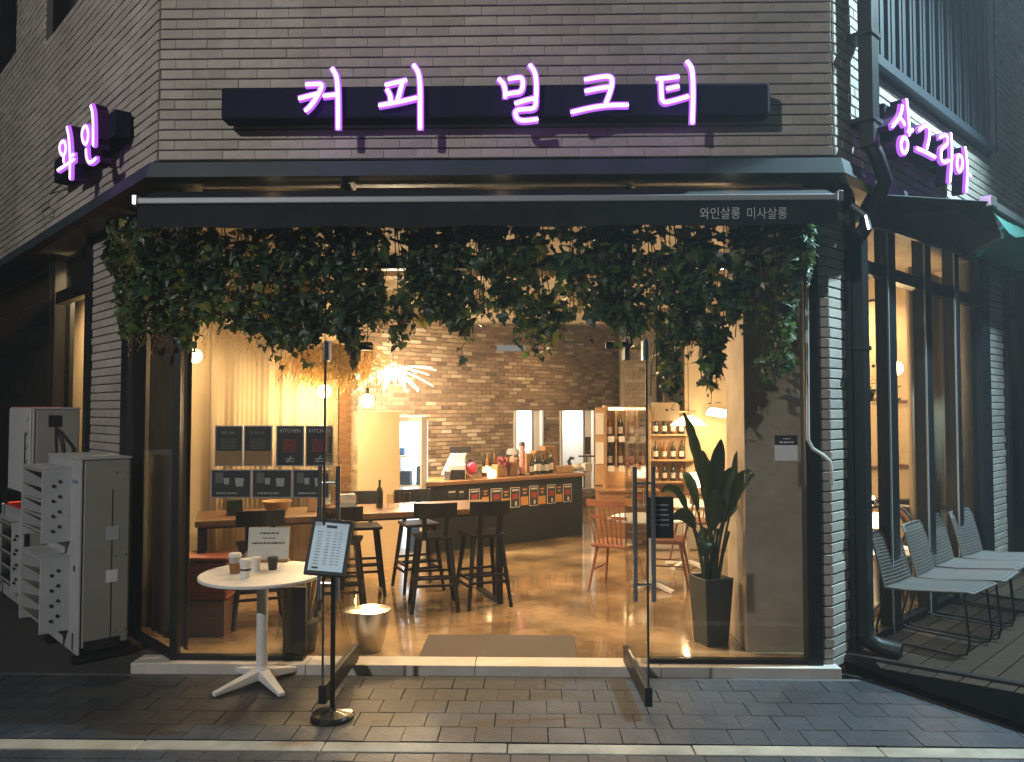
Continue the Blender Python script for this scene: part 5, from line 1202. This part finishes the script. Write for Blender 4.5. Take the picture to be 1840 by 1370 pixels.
def onS(px, s_, z=0): p = PRS(px, 800, s_); return V((p.x, p.y, z))
q = onS(1572, 1.75)
tt = round_table(q, .34, .55, 'small round table with a lit lamp behind the first side window')
q2 = V((q.x, q.y, .552)); t = thing('table_lamp', 'glowing table lamp behind the first side window', 'lamp', q2)
MB().lathe([(.07, 0), (.075, .02), (.06, .16), (.062, .18)], (0, 0, 0), 18).build('lamp_base', M_KRAFT, t, smooth=50); MB().lathe([(.065, .18), (.05, .27), (.02, .31)], (0, 0, 0), 18).build('lamp_shade', M_BULB2, t, smooth=50)
lamp('table_light', q2 + V((0, 0, .42)), 5, WARM, .05)
round_chair(onS(1600, 2.5), R(-50), 'round backed chair left of the first window post'); round_chair(onS(1632, 2.6), R(-70), 'round backed chair between first and second window posts'); round_chair(onS(1676, 3.1), R(-30), 'round backed chair behind the third window pane')
q = onS(1567, 3.3); t = round_table(q, .38, .74, 'dark table with a candle deep behind the first side window', M_WOOD)
o = MB().lathe([(.035, 0), (.03, .06), (.01, .1)], (0, 0, 0), 14).build('candle_lamp', M_BULB2, None, None); o.location = q + V((0, 0, .742)); tag(o, 'lit candle on the dark table in the right room', 'candle lamp')
for k, (px, o_) in enumerate(((1640, 2.9), (1610, 3.4))):
    p = onS(px, o_); t = thing('lounge_chair', ['black lounge chair deep in the right room', 'black lounge chair beside the dark candle table'][k], 'chair', p, 'black lounge chairs', R(-40 + 30 * k))
    MB().box(-.3, .3, -.28, .3, .25, .42).build('seat', M_BLACK, t, bevel=.05); MB().box(-.3, .3, -.34, -.22, .3, .85).build('backrest', M_BLACK, t, bevel=.05)
    for sx in (-1, 1): MB().box(sx * .27 - .02, sx * .27 + .02, -.25, .27, 0, .25).build('leg_frame', M_DARK, t)
p = onS(1612, 3.3); pz = PRS(1612, 662, 3.3).z
t = thing('floor_lamp', 'arched black floor lamp with a bare glowing bulb in the right room', 'lamp', p)
ar = [V((-.0, 0, pz + .5)) + V((.22 * math.cos(a), 0, .22 * math.sin(a))) - V((.22, 0, 0)) for a in [math.pi * k / 10 for k in range(11)]]
ar = [V((0, 0, pz + .08))] + ar + [V((-.44, 0, pz)), V((-.44, 0, .02))]
MB().tube(ar, .014, 8).build('arch_pole', M_DARK, t, smooth=50); MB().ball((0, 0, pz), .075, 16).build('bulb', M_BULB, t, smooth=80); MB().lathe([(.14, 0), (.14, .02)], (-.44, 0, 0), 20).build('lamp_foot', M_DARK, t)
lamp('bulb_light', p + V((0, 0, pz)) + dR * -.12, 70, WARM, .07)
# small plant on post in right room
p = PRS(1556, 700, 1.6); t = thing('hanging_plant', 'small hanging plant behind the first right window', 'plant', p)
mb = MB()
for k in range(120):
    c = V((random.gauss(0, .11), random.gauss(0, .11), random.gauss(0, .09))); a = random.uniform(0, 6.3); d = V((math.cos(a), math.sin(a), random.uniform(-.6, .3))).normalized(); w = d.cross(Z3) * .018
    mb.add([c, c + d * .035 + w, c + d * .08, c + d * .035 - w], [(0, 1, 2, 3)])
tag(mb.build('foliage', M_GREEN, t), kind='stuff'); MB().cyl((0, 0, .05), (0, 0, ZC - p.z), .004, n=6).build('cord', M_BLACK, t); MB().lathe([(.05, -.1), (.08, 0)], (0, 0, 0), 14).build('plant_pot', M_POT, t)
# red wicker basket, chair, inside left glass
p = PZ(325, 1150, 0); t = thing('wicker_basket', 'red wicker basket on a stool inside the left glass', 'basket', (p.x + .10, p.y + .22, 0))
for z in range(10):
    mb = MB(); pts = [V((x, y, .30 + .028 * z)) for x, y in ((-.2, -.13), (.2, -.13), (.2, .13), (-.2, .13))]; 
    for a, b in zip(pts, pts[1:] + pts[:1]): mb.bar(a, b, .02, .024)
    tag(mb.build('weave_row', M_WICK, t), kind='stuff')
MB().box(-.19, .19, -.12, .12, .28, .30).build('basket_base', M_WICK, t); MB().box(-.22, .22, -.15, .15, .585, .61).build('lid', M_WICK, t, bevel=.006); 
MB().box(-.2, .2, -.14, .14, 0, .275).build('stand', M_WOOD, t)
# wrapped plant inside, behind the outdoor table
p = PZ(530, 1180, 0); t = thing('wrapped_bouquet', 'large plastic wrapped plant bundle behind the round table', 'bouquet', (p.x, p.y + .12, 0))
mb = MB(); N = 22; vs = []; H = [.0, .12, .3, .5, .62]; RR = [.14, .17, .13, .16, .24]
for j in range(5):
    for k in range(N):
        a = 2 * math.pi * k / N; r = RR[j] * (1 + random.uniform(-.18, .18)); vs.append(V((r * math.cos(a), r * math.sin(a) * .8, H[j] + random.uniform(-.02, .02))))
mb.add(vs, [(j*N + k, j*N + (k+1) % N, (j+1)*N + (k+1) % N, (j+1)*N + k) for j in range(4) for k in range(N)]); mb.build('clear_wrap', glass('wrap_film', (.92, .92, .9)), t)
mb = MB()
for k in range(60):
    a = random.uniform(0, 6.3); r = random.uniform(.01, .1); b = V((r * math.cos(a) * .4, r * math.sin(a) * .4, .05)); e = V((r * math.cos(a) * 1.4, r * math.sin(a) * 1.2, random.uniform(.35, .6))); mb.tube([b, (b + e) / 2, e], .004, 4)
tag(mb.build('stems', M_STEM, t), kind='stuff'); MB().lathe([(.11, .01), (.13, .22)], (0, 0, 0), 18).build('pot', M_POT, t, smooth=40)

# hanging posters behind the left glass
PB = .10
def poster(x0, x1, y0, y1, label, kind):
    a = PY(x0, y1, PB); b = PY(x1, y0, PB); c = (a + b) / 2; hw = (b.x - a.x) / 2; hh = (b.z - a.z) / 2; ex = V((1, 0, 0)); ny = V((0, -1, 0))
    t = thing('menu_poster', label, 'poster', c, 'menu posters hanging behind the left glass')
    MB().ob(c, ex * hw, ny * .003, Z3 * hh).build('board', M_CHALK, t, c)
    fr = MB()
    for sx in (-1, 1): fr.ob(c + ex * sx * (hw + .004), ex * .004, ny * .005, Z3 * (hh + .008))
    for sz in (-1, 1): fr.ob(c + Z3 * sz * (hh + .004), ex * hw, ny * .005, Z3 * .004)
    fr.build('clear_frame', M_ALU, t, c)
    f = c + ny * .0045; mb = MB()
    if kind == 'half':
        MB().ob(c + ny * .0035 - Z3 * hh * .63, ex * hw, ny * .0008, Z3 * hh * .37).build('kraft_band', M_KRAFT, t, c)
        dashes(mb, f, ex, Z3, -hw * .6, hw * .5, hh * .68, .018, t=.0005)
        for q in range(5): dashes(mb, f, ex, Z3, -hw * .6, hw * .6, hh * (.36 - .12 * q), .008, t=.0005)
        tag(mb.build('print', mat('dim_chalk', (.16, .15, .11), .7), t, c), kind='stuff')
    elif kind == 'kitchen':
        text_mb('KITCHEN', .036, f + Z3 * hh * .78, ex, Z3).build('lettering', M_CHTXT, t, c)
        for q in range(5): dashes(mb, f, ex, Z3, -hw * .55, hw * .5, hh * (.3 - .14 * q), .011, t=.0005)
        tag(mb.build('red_print', M_REDINK, t, c), kind='stuff')
        mb = MB(); mb.tube([f + ex * -.02 - Z3 * hh * .85, f + ex * .0 - Z3 * hh * .65, f + ex * .012 - Z3 * hh * .5], .003, 5); mb.tube([f + ex * -.03 - Z3 * hh * .8, f + ex * .03 - Z3 * hh * .8, f + ex * .03 - Z3 * hh * .65, f + ex * -.03 - Z3 * hh * .68], .003, 5); mb.build('drawing', M_CHTXT, t, c)
    else:
        for (dx, w, h, m) in ((-.12, .10, .5, M_CUP), (.22, .15, .62, M_CUP)):
            x = dx * 2 * hw; W = w * hw * 2.9; h_ = h * hh * .95
            MB().prism([f + ex * (x - W/2 * 1.15) + Z3 * (hh * .62), f + ex * (x + W/2 * 1.15) + Z3 * (hh * .62), f + ex * (x + W/2 * .85) + Z3 * (hh * .62 - h_ * 1.4), f + ex * (x - W/2 * .85) + Z3 * (hh * .62 - h_ * 1.4)], ny * .0005).build('cup_print', m, t, c)
            MB().prism([f + ny * .0006 + ex * (x - W/2 * 1.15) + Z3 * (hh * .64), f + ny * .0006 + ex * (x + W/2 * 1.15) + Z3 * (hh * .64), f + ny * .0006 + ex * (x + W/2 * 1.1) + Z3 * (hh * .44), f + ny * .0006 + ex * (x - W/2 * 1.1) + Z3 * (hh * .44)], ny * .0004).build('drink_print', M_INK, t, c)
        MB().ob(f - ex * hw * .62 + Z3 * hh * .45, ex * hw * .2, ny * .0003, Z3 * hh * .4).build('photo_patch', mat('dim_grey', (.13, .135, .135), .6), t, c)
        dashes(mb, f, ex, Z3, -hw * .75, hw * .4, -hh * .72, .011, t=.0005); tag(mb.build('print', M_CUP, t, c), kind='stuff')
poster(388, 435, 767, 836, 'upper dark menu poster with kraft lower band, first from the left', 'half'); poster(440, 488, 767, 836, 'upper dark menu poster with kraft lower band, second from the left', 'half')
poster(498, 545, 767, 836, 'upper dark kitchen menu poster, third from the left', 'kitchen'); poster(551, 597, 767, 836, 'upper dark kitchen menu poster, rightmost of its row', 'kitchen')
poster(381, 450, 846, 893, 'lower poster showing two cups, left of three', 'cups'); poster(455, 523, 846, 893, 'lower poster showing two cups, middle of three', 'cups'); poster(528, 590, 846, 893, 'lower poster showing two cups, right of three', 'cups')
# doormat
a, b = PZ(770, 1143, .0), PZ(1030, 1143, 0)
mb = MB(); mb.box(a.x, b.x, .11, a.y, .001, .013); tag(mb.build('doormat', M_MAT, None, ((a.x + b.x) / 2, .4, 0), bevel=.004), 'grey ribbed doormat inside the entrance', 'doormat')
# silver bucket light
p = PZ(662, 1180, 0); t = thing('bucket_lamp', 'silver bucket uplight glowing inside the open left door', 'lamp', (p.x - .015, p.y + .14, 0))
MB().lathe([(.08, 0), (.09, .03), (.132, .2), (.15, .30), (.145, .30), (.125, .2), (.08, .04)], (0, 0, 0), 32).build('bucket', M_BRUSH, t, smooth=40)
MB().lathe([(.05, .235), (.11, .24), (.135, .275)], (0, 0, 0), 24).build('glowing_liner', M_GLOWIN, t, smooth=50)
lamp('bucket_light', V(t.location) + V((0, 0, .36)), 6, WARM, .06)

# potted plant with large leaves
pp0 = PZ(1242, 1172, 0); t = thing('potted_plant', 'tall plant with big dark leaves in a square dark pot', 'plant', (1.37, .58, 0))
mb = MB(); hb, ht, H_ = .092, .122, .50; rot = Matrix.Rotation(R(20), 3, 'Z')
vs = [rot @ V((sx * r, sy * r, z)) for (r, z) in ((hb, 0), (ht, H_), (ht - .015, H_), (ht - .02, H_ - .05)) for (sx, sy) in ((-1, -1), (1, -1), (1, 1), (-1, 1))]
mb.add(vs, [(3, 2, 1, 0)] + [(j*4 + k, j*4 + (k+1) % 4, (j+1)*4 + (k+1) % 4, (j+1)*4 + k) for j in range(3) for k in range(4)] + [(12, 13, 14, 15)]); mb.build('pot', M_POT, t, bevel=.004)
def big_leaf(base, tip, width, droop, nrm):
    """petiole and paddle blade; base/tip local"""
    base, tip, nrm = V(base), V(tip), V(nrm).normalized(); mid = base.lerp(tip, .5) + V((0, 0, droop)); N = 12
    def bez(q): return base * (1 - q) ** 2 + mid * 2 * q * (1 - q) + tip * q * q
    MB().tube([bez(q / 10 * .5) for q in range(11)], [.011 - .0004 * k for k in range(11)], 6).build('leaf_stalk', M_PALM, t, smooth=40)
    mb = MB(); vs = []
    for i in range(N + 1):
        q = .42 + .58 * i / N; p = bez(q); d = (bez(min(1, q + .01)) - bez(q - .01)).normalized(); s_ = d.cross(nrm).normalized(); nn = s_.cross(d)
        f = i / N; w = width * (math.sin(math.pi * min(1, f * .92 + .06)) ** .75) * (1 - .25 * f)
        vs += [p - s_ * w + nn * w * .35 + nn * .006 * math.sin(i * 2), p - s_ * w * .5 + nn * w * .12, p, p + s_ * w * .5 + nn * w * .12, p + s_ * w + nn * w * .35 - nn * .006 * math.sin(i * 2)]
    mb.add(vs, [(5*i + k, 5*i + k + 1, 5*i + 6 + k, 5*i + 5 + k) for i in range(N) for k in range(4)]); mb.build('leaf', M_PALM, t, smooth=60)
def lp(px, py, y): p = PY(px, py, y); return p - V(t.location)
for (px, py, y, w, dr, nr) in ((1228, 742, .62, .060, .35, (.5, -1, .2)), (1372, 790, .52, .070, .55, (-.5, -1, .5)), (1352, 850, .32, .062, .45, (-.3, -1, .5)), (1188, 885, .44, .055, .5, (.4, -.8, .6)),
                               (1206, 935, .34, .07, .42, (.6, -1, .1)), (1296, 790, .44, .07, .3, (0, -1, .15)), (1336, 905, .6, .062, .4, (-.2, -1, .4)), (1262, 810, .72, .06, .25, (.2, -1, .1)), (1226, 850, .74, .055, .4, (.3, -1, .1)), (1282, 880, .36, .07, .2, (.1, -1, .2)), (1318, 840, .5, .066, .3, (-.2, -1, .1))):
    big_leaf((random.uniform(-.045, .045), random.uniform(-.04, .04), H_ - .05), lp(px, py, y), w * random.uniform(.85, 1.15), dr, nr)
for (px, py) in ((1250, 960), (1268, 950), (1290, 950), (1310, 955), (1298, 940)):
    e = lp(px, py, .56); MB().tube([V((e.x * .4, 0, H_ - .05)), V((e.x * .7, 0, (H_ + e.z) / 2)), e], .011, 6).build('leaf_stalk', M_PALM, t, smooth=40)
big_leaf((-.05, -.05, H_), lp(1262, 1000, .28), .085, .42, (.5, -1, .2))

# ================================================================== INDOOR LIGHTS
def pendant(px, py, y, label, m=M_BULB, r=.055, power=None, kind='bulb'):
    c = PY(px, py, y); t = thing('pendant_lamp', label, 'pendant lamp', c, 'warm pendant lamps')
    MB().ball((0, 0, 0), r, 16).build('bulb', m, t, smooth=80); MB().cyl((0, 0, r * .9), (0, 0, r + .06), .018, n=10).build('socket', M_DARK, t); MB().cyl((0, 0, r + .06), (0, 0, ZC - c.z), .004, n=6).build('cord', M_BLACK, t)
    lamp('pendant_light', c + V((0, -.02, -r - .03)), power or POW['pend'], WARM, r)
    return t
pendant(350, 640, 1.1, 'glowing bulb by the curtain at the far left of the cafe', r=.06, power=16); pendant(583, 703, 2.0, 'glowing bulb hanging over the middle of the high table', r=.065); pendant(660, 720, 2.3, 'glowing bulb lowest over the high table', r=.065)
pendant(592, 752, 3.0, 'smallest glowing bulb behind the poster edge', r=.05, power=8); pendant(638, 676, 2.6, 'glowing bulb half behind the wooden post', r=.05, power=8)
# feather-like pendant: bright paper petals
c = PY(706, 664, 4.3); t = thing('feather_pendant', 'large glowing feather petal pendant over the high table', 'pendant lamp', c)
for k in range(30):
    a = R(360 * k / 30 + random.uniform(-9, 9)); up_ = random.uniform(-.75, .45); d = V((math.cos(a), math.sin(a), up_)).normalized(); l = random.uniform(.22, .62) * (1.0 if up_ > -.4 else .6); w = d.cross(Z3).normalized(); mb = MB(); vs = []
    for i in range(6):
        q = i / 5; ww = random.choice((.018, .03, .042)) * math.sin(math.pi * (q * .9 + .08)); p = d * (.05 + l * q) - Z3 * .10 * q * q; vs += [p - w * ww, p + Z3 * .012, p + w * ww]
    mb.add(vs, [(3*i + k2, 3*i + k2 + 1, 3*i + 4 + k2, 3*i + 3 + k2) for i in range(5) for k2 in range(2)]); mb.build('petal', mat('paper_petal', (.85, .75, .55), .7, trans=.6, emit=(1, .78, .45), estr=2.2), t, smooth=60)
MB().ball((0, 0, 0), .075, 16).build('bulb', M_BULB, t, smooth=80); MB().cyl((0, 0, .05), (0, 0, ZC - c.z), .004, n=6).build('cord', M_BLACK, t); lamp('pendant_light', c + V((.05, .1, -.2)), 470, (1, .76, .48), .1)
c = PY(1290, 615, 2.4); t = thing('pendant_lamp', 'warm pendant with small wing shades near the concrete pillar', 'pendant lamp', c, 'warm pendant lamps')
MB().ball((0, 0, 0), .06, 16).build('bulb', M_BULB, t, smooth=80); MB().cyl((0, 0, .05), (0, 0, ZC - c.z), .004, n=6).build('cord', M_BLACK, t)
for sx in (-1, 1): MB().prism([V((sx * .06, -.05, .02)), V((sx * .24, -.04, .07)), V((sx * .24, .04, .07)), V((sx * .06, .05, .02))], (0, 0, .006)).build('wing_shade', M_SHADE, t)
lamp('pendant_light', c + V((0, -.05, -.1)), POW['pend'] * .7, WARM, .06)
c = PY(1237, 758, 4.9); t = thing('pendant_lamp', 'wide glowing pendant above the bottle rack', 'pendant lamp', c, 'warm pendant lamps')
MB().lathe([(.24, -.05), (.16, .03), (.05, .08)], (0, 0, 0), 24).build('lamp_shade', M_BULB2, t, smooth=50); MB().cyl((0, 0, .08), (0, 0, ZC - c.z), .004, n=6).build('cord', M_BLACK, t); lamp('pendant_light', c + V((0, 0, -.12)), POW['pend'] * .5, WARM, .08)
c = PY(1195, 740, 5.0); t = thing('box_shade_lamp', 'pale square fabric lampshade beside the tiled column', 'pendant lamp', c)
MB().box(-.16, .16, -.16, .16, -.12, .12).build('lamp_shade', M_SHADE, t); MB().cyl((0, 0, .12), (0, 0, ZC - c.z), .004, n=6).build('cord', M_BLACK, t)
c = PY(1290, 742, 3.6); o = MB().ob((0, 0, 0), V((.12, 0, -.02)), V((0, .04, 0)), V((.03, 0, .045))).build('spot_lamp', M_COOLW, None, None, bevel=.03); o.location = c; tag(o, 'small bright white spot lamp above the drink cooler', 'spot lamp')
# recessed downlights in the ceiling
spots = [(-2.4, .75), (-1.0, 1.3), (.6, 1.1), (-1.6, 2.6), (.3, 3.0), (-.6, 5.2), (.8, 4.6), (1.9, 2.6), (2.9, 4.6), (3.2, 2.6), (-3.2, 5.6), (.6, 7.2), (3.6, 3.4), (-1.6, 4.4), (-4.5, 2.37), (-.2, .6)]
where = ['above the curtain by the left glass', 'over the left half of the entrance mat', 'over the right half of the entrance', 'above the middle of the high table', 'between the high table and the counter', 'above the till end of the counter', 'above the bottle end of the counter', 'above the potted plant chairs', 'before the bottle rack', 'above the pillar back corner', 'deep in the left back corner', 'before the drink cooler', 'above the right room chairs', 'before the bright display case', 'inside the left street window', 'just inside the open door']
for k, (x, y) in enumerate(spots):
    t = thing('downlight', 'recessed ceiling downlight ' + where[k], 'downlight', (x, y, ZC), 'recessed ceiling downlights')
    MB().lathe([(.06, -.012), (.06, -.001)], (0, 0, 0), 18).build('trim_ring', M_WHITE, t); MB().lathe([(.045, -.016), (.045, -.0125)], (0, 0, 0), 18).build('lens', M_BULB2, t)
    lamp('downlight_lamp', (x, y, ZC - .04), POW['down'] * (9 if k == 14 else 2.1 if k in (1, 2, 15) else 2.0 if k in (9, 12) else 1), (1, .68, .36), .05, spot=140, blend=.8)

# ================================================================== IVY
outline = [(205, 470), (212, 590), (235, 600), (262, 560), (300, 590), (330, 612), (370, 560), (420, 585), (468, 592), (500, 612), (545, 622), (575, 590), (600, 598), (628, 622), (650, 600), (672, 560), (705, 592), (745, 560), (790, 572), (838, 598), (868, 545), (905, 562), (945, 580), (985, 618), (1005, 575), (1060, 562), (1110, 575), (1140, 600), (1175, 585), (1186, 700), (1215, 705), (1228, 600), (1258, 600), (1270, 690), (1292, 680), (1305, 590), (1335, 545), (1352, 540), (1362, 655), (1400, 660), (1420, 640), (1432, 500), (1442, 470)]
def ybot(px):
    for (a, b), (c, d) in zip(outline, outline[1:]):
        if a <= px <= c: return b + (d - b) * (px - a) / (c - a)
    return 480
def leaf_mesh(m, name='ivy_leaf'):
    # lobed ivy leaf, folded along its midrib, hanging down -z, unit length about 1
    P = [(0, 0, .0), (.30, -.02, .06), (.48, .03, -.14), (.30, .0, -.30), (.34, .05, -.52), (.16, .02, -.62), (0, .06, -1.0)]
    mid = [(0, -.0, 0), (0, -.06, -.3), (0, -.04, -.6), (0, .06, -1.0)]
    mb = MB(); vs = [V(p) for p in mid]; R_ = [V(p) for p in P[1:6]]; L_ = [V((-p[0], p[1], p[2])) for p in P[1:6]]
    mb.v = vs + R_ + L_
    mb.f = [(0, 4, 5), (0, 5, 6, 1), (1, 6, 7), (1, 7, 8, 2), (2, 8, 3), (0, 10, 9), (0, 1, 11, 10), (1, 12, 11), (1, 2, 13, 12), (2, 3, 13)]
    return mb
LM = leaf_mesh(M_GREEN); lme = [LM.mesh('ivy_leaf', M_GREEN), LM.mesh('ivy_leaf', M_GREEN2)]
gar = [(205, 330, 'ivy garland hanging over the left brick pier and corner'), (330, 560, 'thick ivy garland above the left glass panel'), (560, 700, 'dark ivy garland around the left door hinge'), (700, 900, 'ivy garland left of centre over the open entrance'), (900, 1140, 'ivy garland right of centre over the open entrance'), (1140, 1330, 'ivy garland with two long tails above the right glass panel'), (1330, 1445, 'ivy garland with one bright green tail by the right window post')]
random.seed(21)
NP = 42
for gi, (xa, xb, lb) in enumerate(gar):
    org = PY((xa + xb) / 2, 420, -.13); t = thing('ivy_garland', lb, 'ivy', org, 'ivy garlands under the awning')
    stuff = [MB(), MB()]; parts = 0; stems = MB()
    n = int((xb - xa) * 5.9)
    cl_c = [(random.uniform(xa, xb), random.random()) for _ in range(int((xb - xa) / 26) + 2)]
    leaves = []
    for k in range(n):
        cx, cv = random.choice(cl_c); px = min(max(random.gauss(cx, 22), xa - 6), xb + 6); yb_ = ybot(px)
        v = random.random() ** (.72 if cv > .35 else 1.15)
        py = 392 + (yb_ - 392) * v + random.gauss(0, 5)
        if py > yb_ + 4: continue
        # thin spots where the ceiling shows through
        if 690 < px < 1150 and 440 < py < 560 and math.sin(px * .045 + 1.3 * math.sin(py * .03)) > .55 and random.random() < .6: continue
        y = -random.uniform(.05, .30) if px > 240 else -random.uniform(.02, .16)
        p = PY(px, py, y)
        if px < 238: p = PLW(px, py, random.uniform(.05, .2))
        leaves.append((p, py))
    for k in range(int((xb - xa) / 14)):      # single sprigs trailing below the mass
        px = random.uniform(xa, xb); yb_ = ybot(px); y = -random.uniform(.05, .28); l = random.uniform(10, 46); pts = []
        for j in range(6):
            pts.append(PY(px + random.gauss(0, 4) + j * random.choice((-1, 1)), yb_ - 40 + (40 + l) * j / 5, y))
            if px > 240 and j > 1: leaves += [(pts[-1] + V((random.uniform(-.03, .03), 0, 0)), 0) for _ in range(2)]
        if px > 240: stems.tube(pts, .0022, 4)
    leaves.sort(key=lambda a: a[0].y)
    for (p, py) in leaves:
        sm_ = .6 if py == 0 else 1
        s_ = sm_ * random.choice((.035, .045, .06, .075, .09, .115)) * random.uniform(.85, 1.15); rz = random.gauss(0, 1.0); rx = random.gauss(-.3, .7); ry = random.gauss(0, .6)
        M_ = Matrix.Rotation(rz, 3, 'Z') @ Matrix.Rotation(rx, 3, 'X') @ Matrix.Rotation(ry, 3, 'Y')
        w_ = 0 if random.random() < (.55 if gi not in (2, 3) else .3) else 1
        if parts < NP:
            o = bpy.data.objects.new('ivy_leaf', lme[w_]); COL.objects.link(o); o.parent = t; o.location = p - org; o.rotation_euler = M_.to_euler(); o.scale = (s_, s_, s_); parts += 1
        else: stuff[w_].add([p + M_ @ (q * s_) for q in LM.v], LM.f)
    for q, nm in ((0, 'leaf_mass'), (1, 'dark_leaf_mass')): tag(stuff[q].build(nm, (M_GREEN, M_GREEN2)[q], t, org), kind='stuff')
    for k in range(int((xb - xa) / 9)):
        px = random.uniform(xa, xb); yb_ = ybot(px); y = -random.uniform(.08, .25); pts = []; x = px
        for j in range(7): pts.append(PY(x, 395 + (yb_ + random.uniform(-10, 12) - 395) * j / 6, y + random.uniform(-.02, .02))); x += random.gauss(0, 5)
        if px > 240: stems.tube(pts, .0035, 4)
    main = [PY(xa + (xb - xa) * j / 8, 425 + random.uniform(-14, 14), -.15) for j in range(9)]
    stems.tube(main, .01, 5); tag(stems.build('vine_stem', M_STEM, t, org), kind='stuff')
# dried golden grass around the warm bulbs
for k, (cx, cy, w, h, n, yy, lb) in enumerate(((300, 600, 60, 60, 60, -.06, 'dry golden grass tuft below the ivy at the left corner'), (440, 615, 100, 60, 80, .06, 'dry golden twigs below the ivy above the posters'), (600, 660, 85, 60, 420, 1.9, 'dry golden pampas tuft around the lit bulbs'))):
    c = PY(cx, cy - 30, yy); t = thing('dried_grass', lb, 'dried grass', c, 'dried grass tufts'); mb = MB(); sc = (yy + 5.41) / 1400
    for q in range(n):
        a = V((random.uniform(-w, w) * sc * .8, random.uniform(-.05, .05), random.uniform(0, .1))); d = V((random.gauss(0, .6), random.gauss(0, .3), -random.uniform(.4, 1))).normalized(); l = random.uniform(.4, 1) * h * sc * 1.4
        b = a + d * l * .5 + V((0, 0, -.02)); e = a + d * l + V((random.gauss(0, .02), 0, -.04)); tk = 2.6 if k == 2 else 1.0; mb.tube([a, b, e], [.0015 * tk, .0013 * tk, .0007 * tk], 3)
        if q % 2 == 0:
            for r_ in range(4): 
                p = a.lerp(e, .5 + .12 * r_); s_ = V((random.gauss(0, .016), random.gauss(0, .016), -.022)); mb.add([p, p + s_ * tk + V((.0025 * tk, 0, 0)), p + s_ * 1.5 * tk, p + s_ * tk - V((.0025 * tk, 0, 0))], [(0, 1, 2, 3)])
    tag(mb.build('grass_blades', M_DRY, t), kind='stuff')

# ================================================================== NIGHT HAZE
hz = bpy.data.materials.new('haze'); hz.use_nodes = True; t_ = hz.node_tree; t_.nodes.remove(t_.nodes['Principled BSDF'])
pv = t_.nodes.new('ShaderNodeVolumePrincipled'); pv.inputs['Density'].default_value = .0040; pv.inputs['Color'].default_value = (.9, .95, 1, 1); pv.inputs['Anisotropy'].default_value = .35
t_.links.new(pv.outputs[0], t_.nodes['Material Output'].inputs['Volume'])
tag(MB().box(-45, 45, -45, 16, -1.3, 9.5).build('haze', hz), 'thin night haze in the air around the shop', kind='stuff')
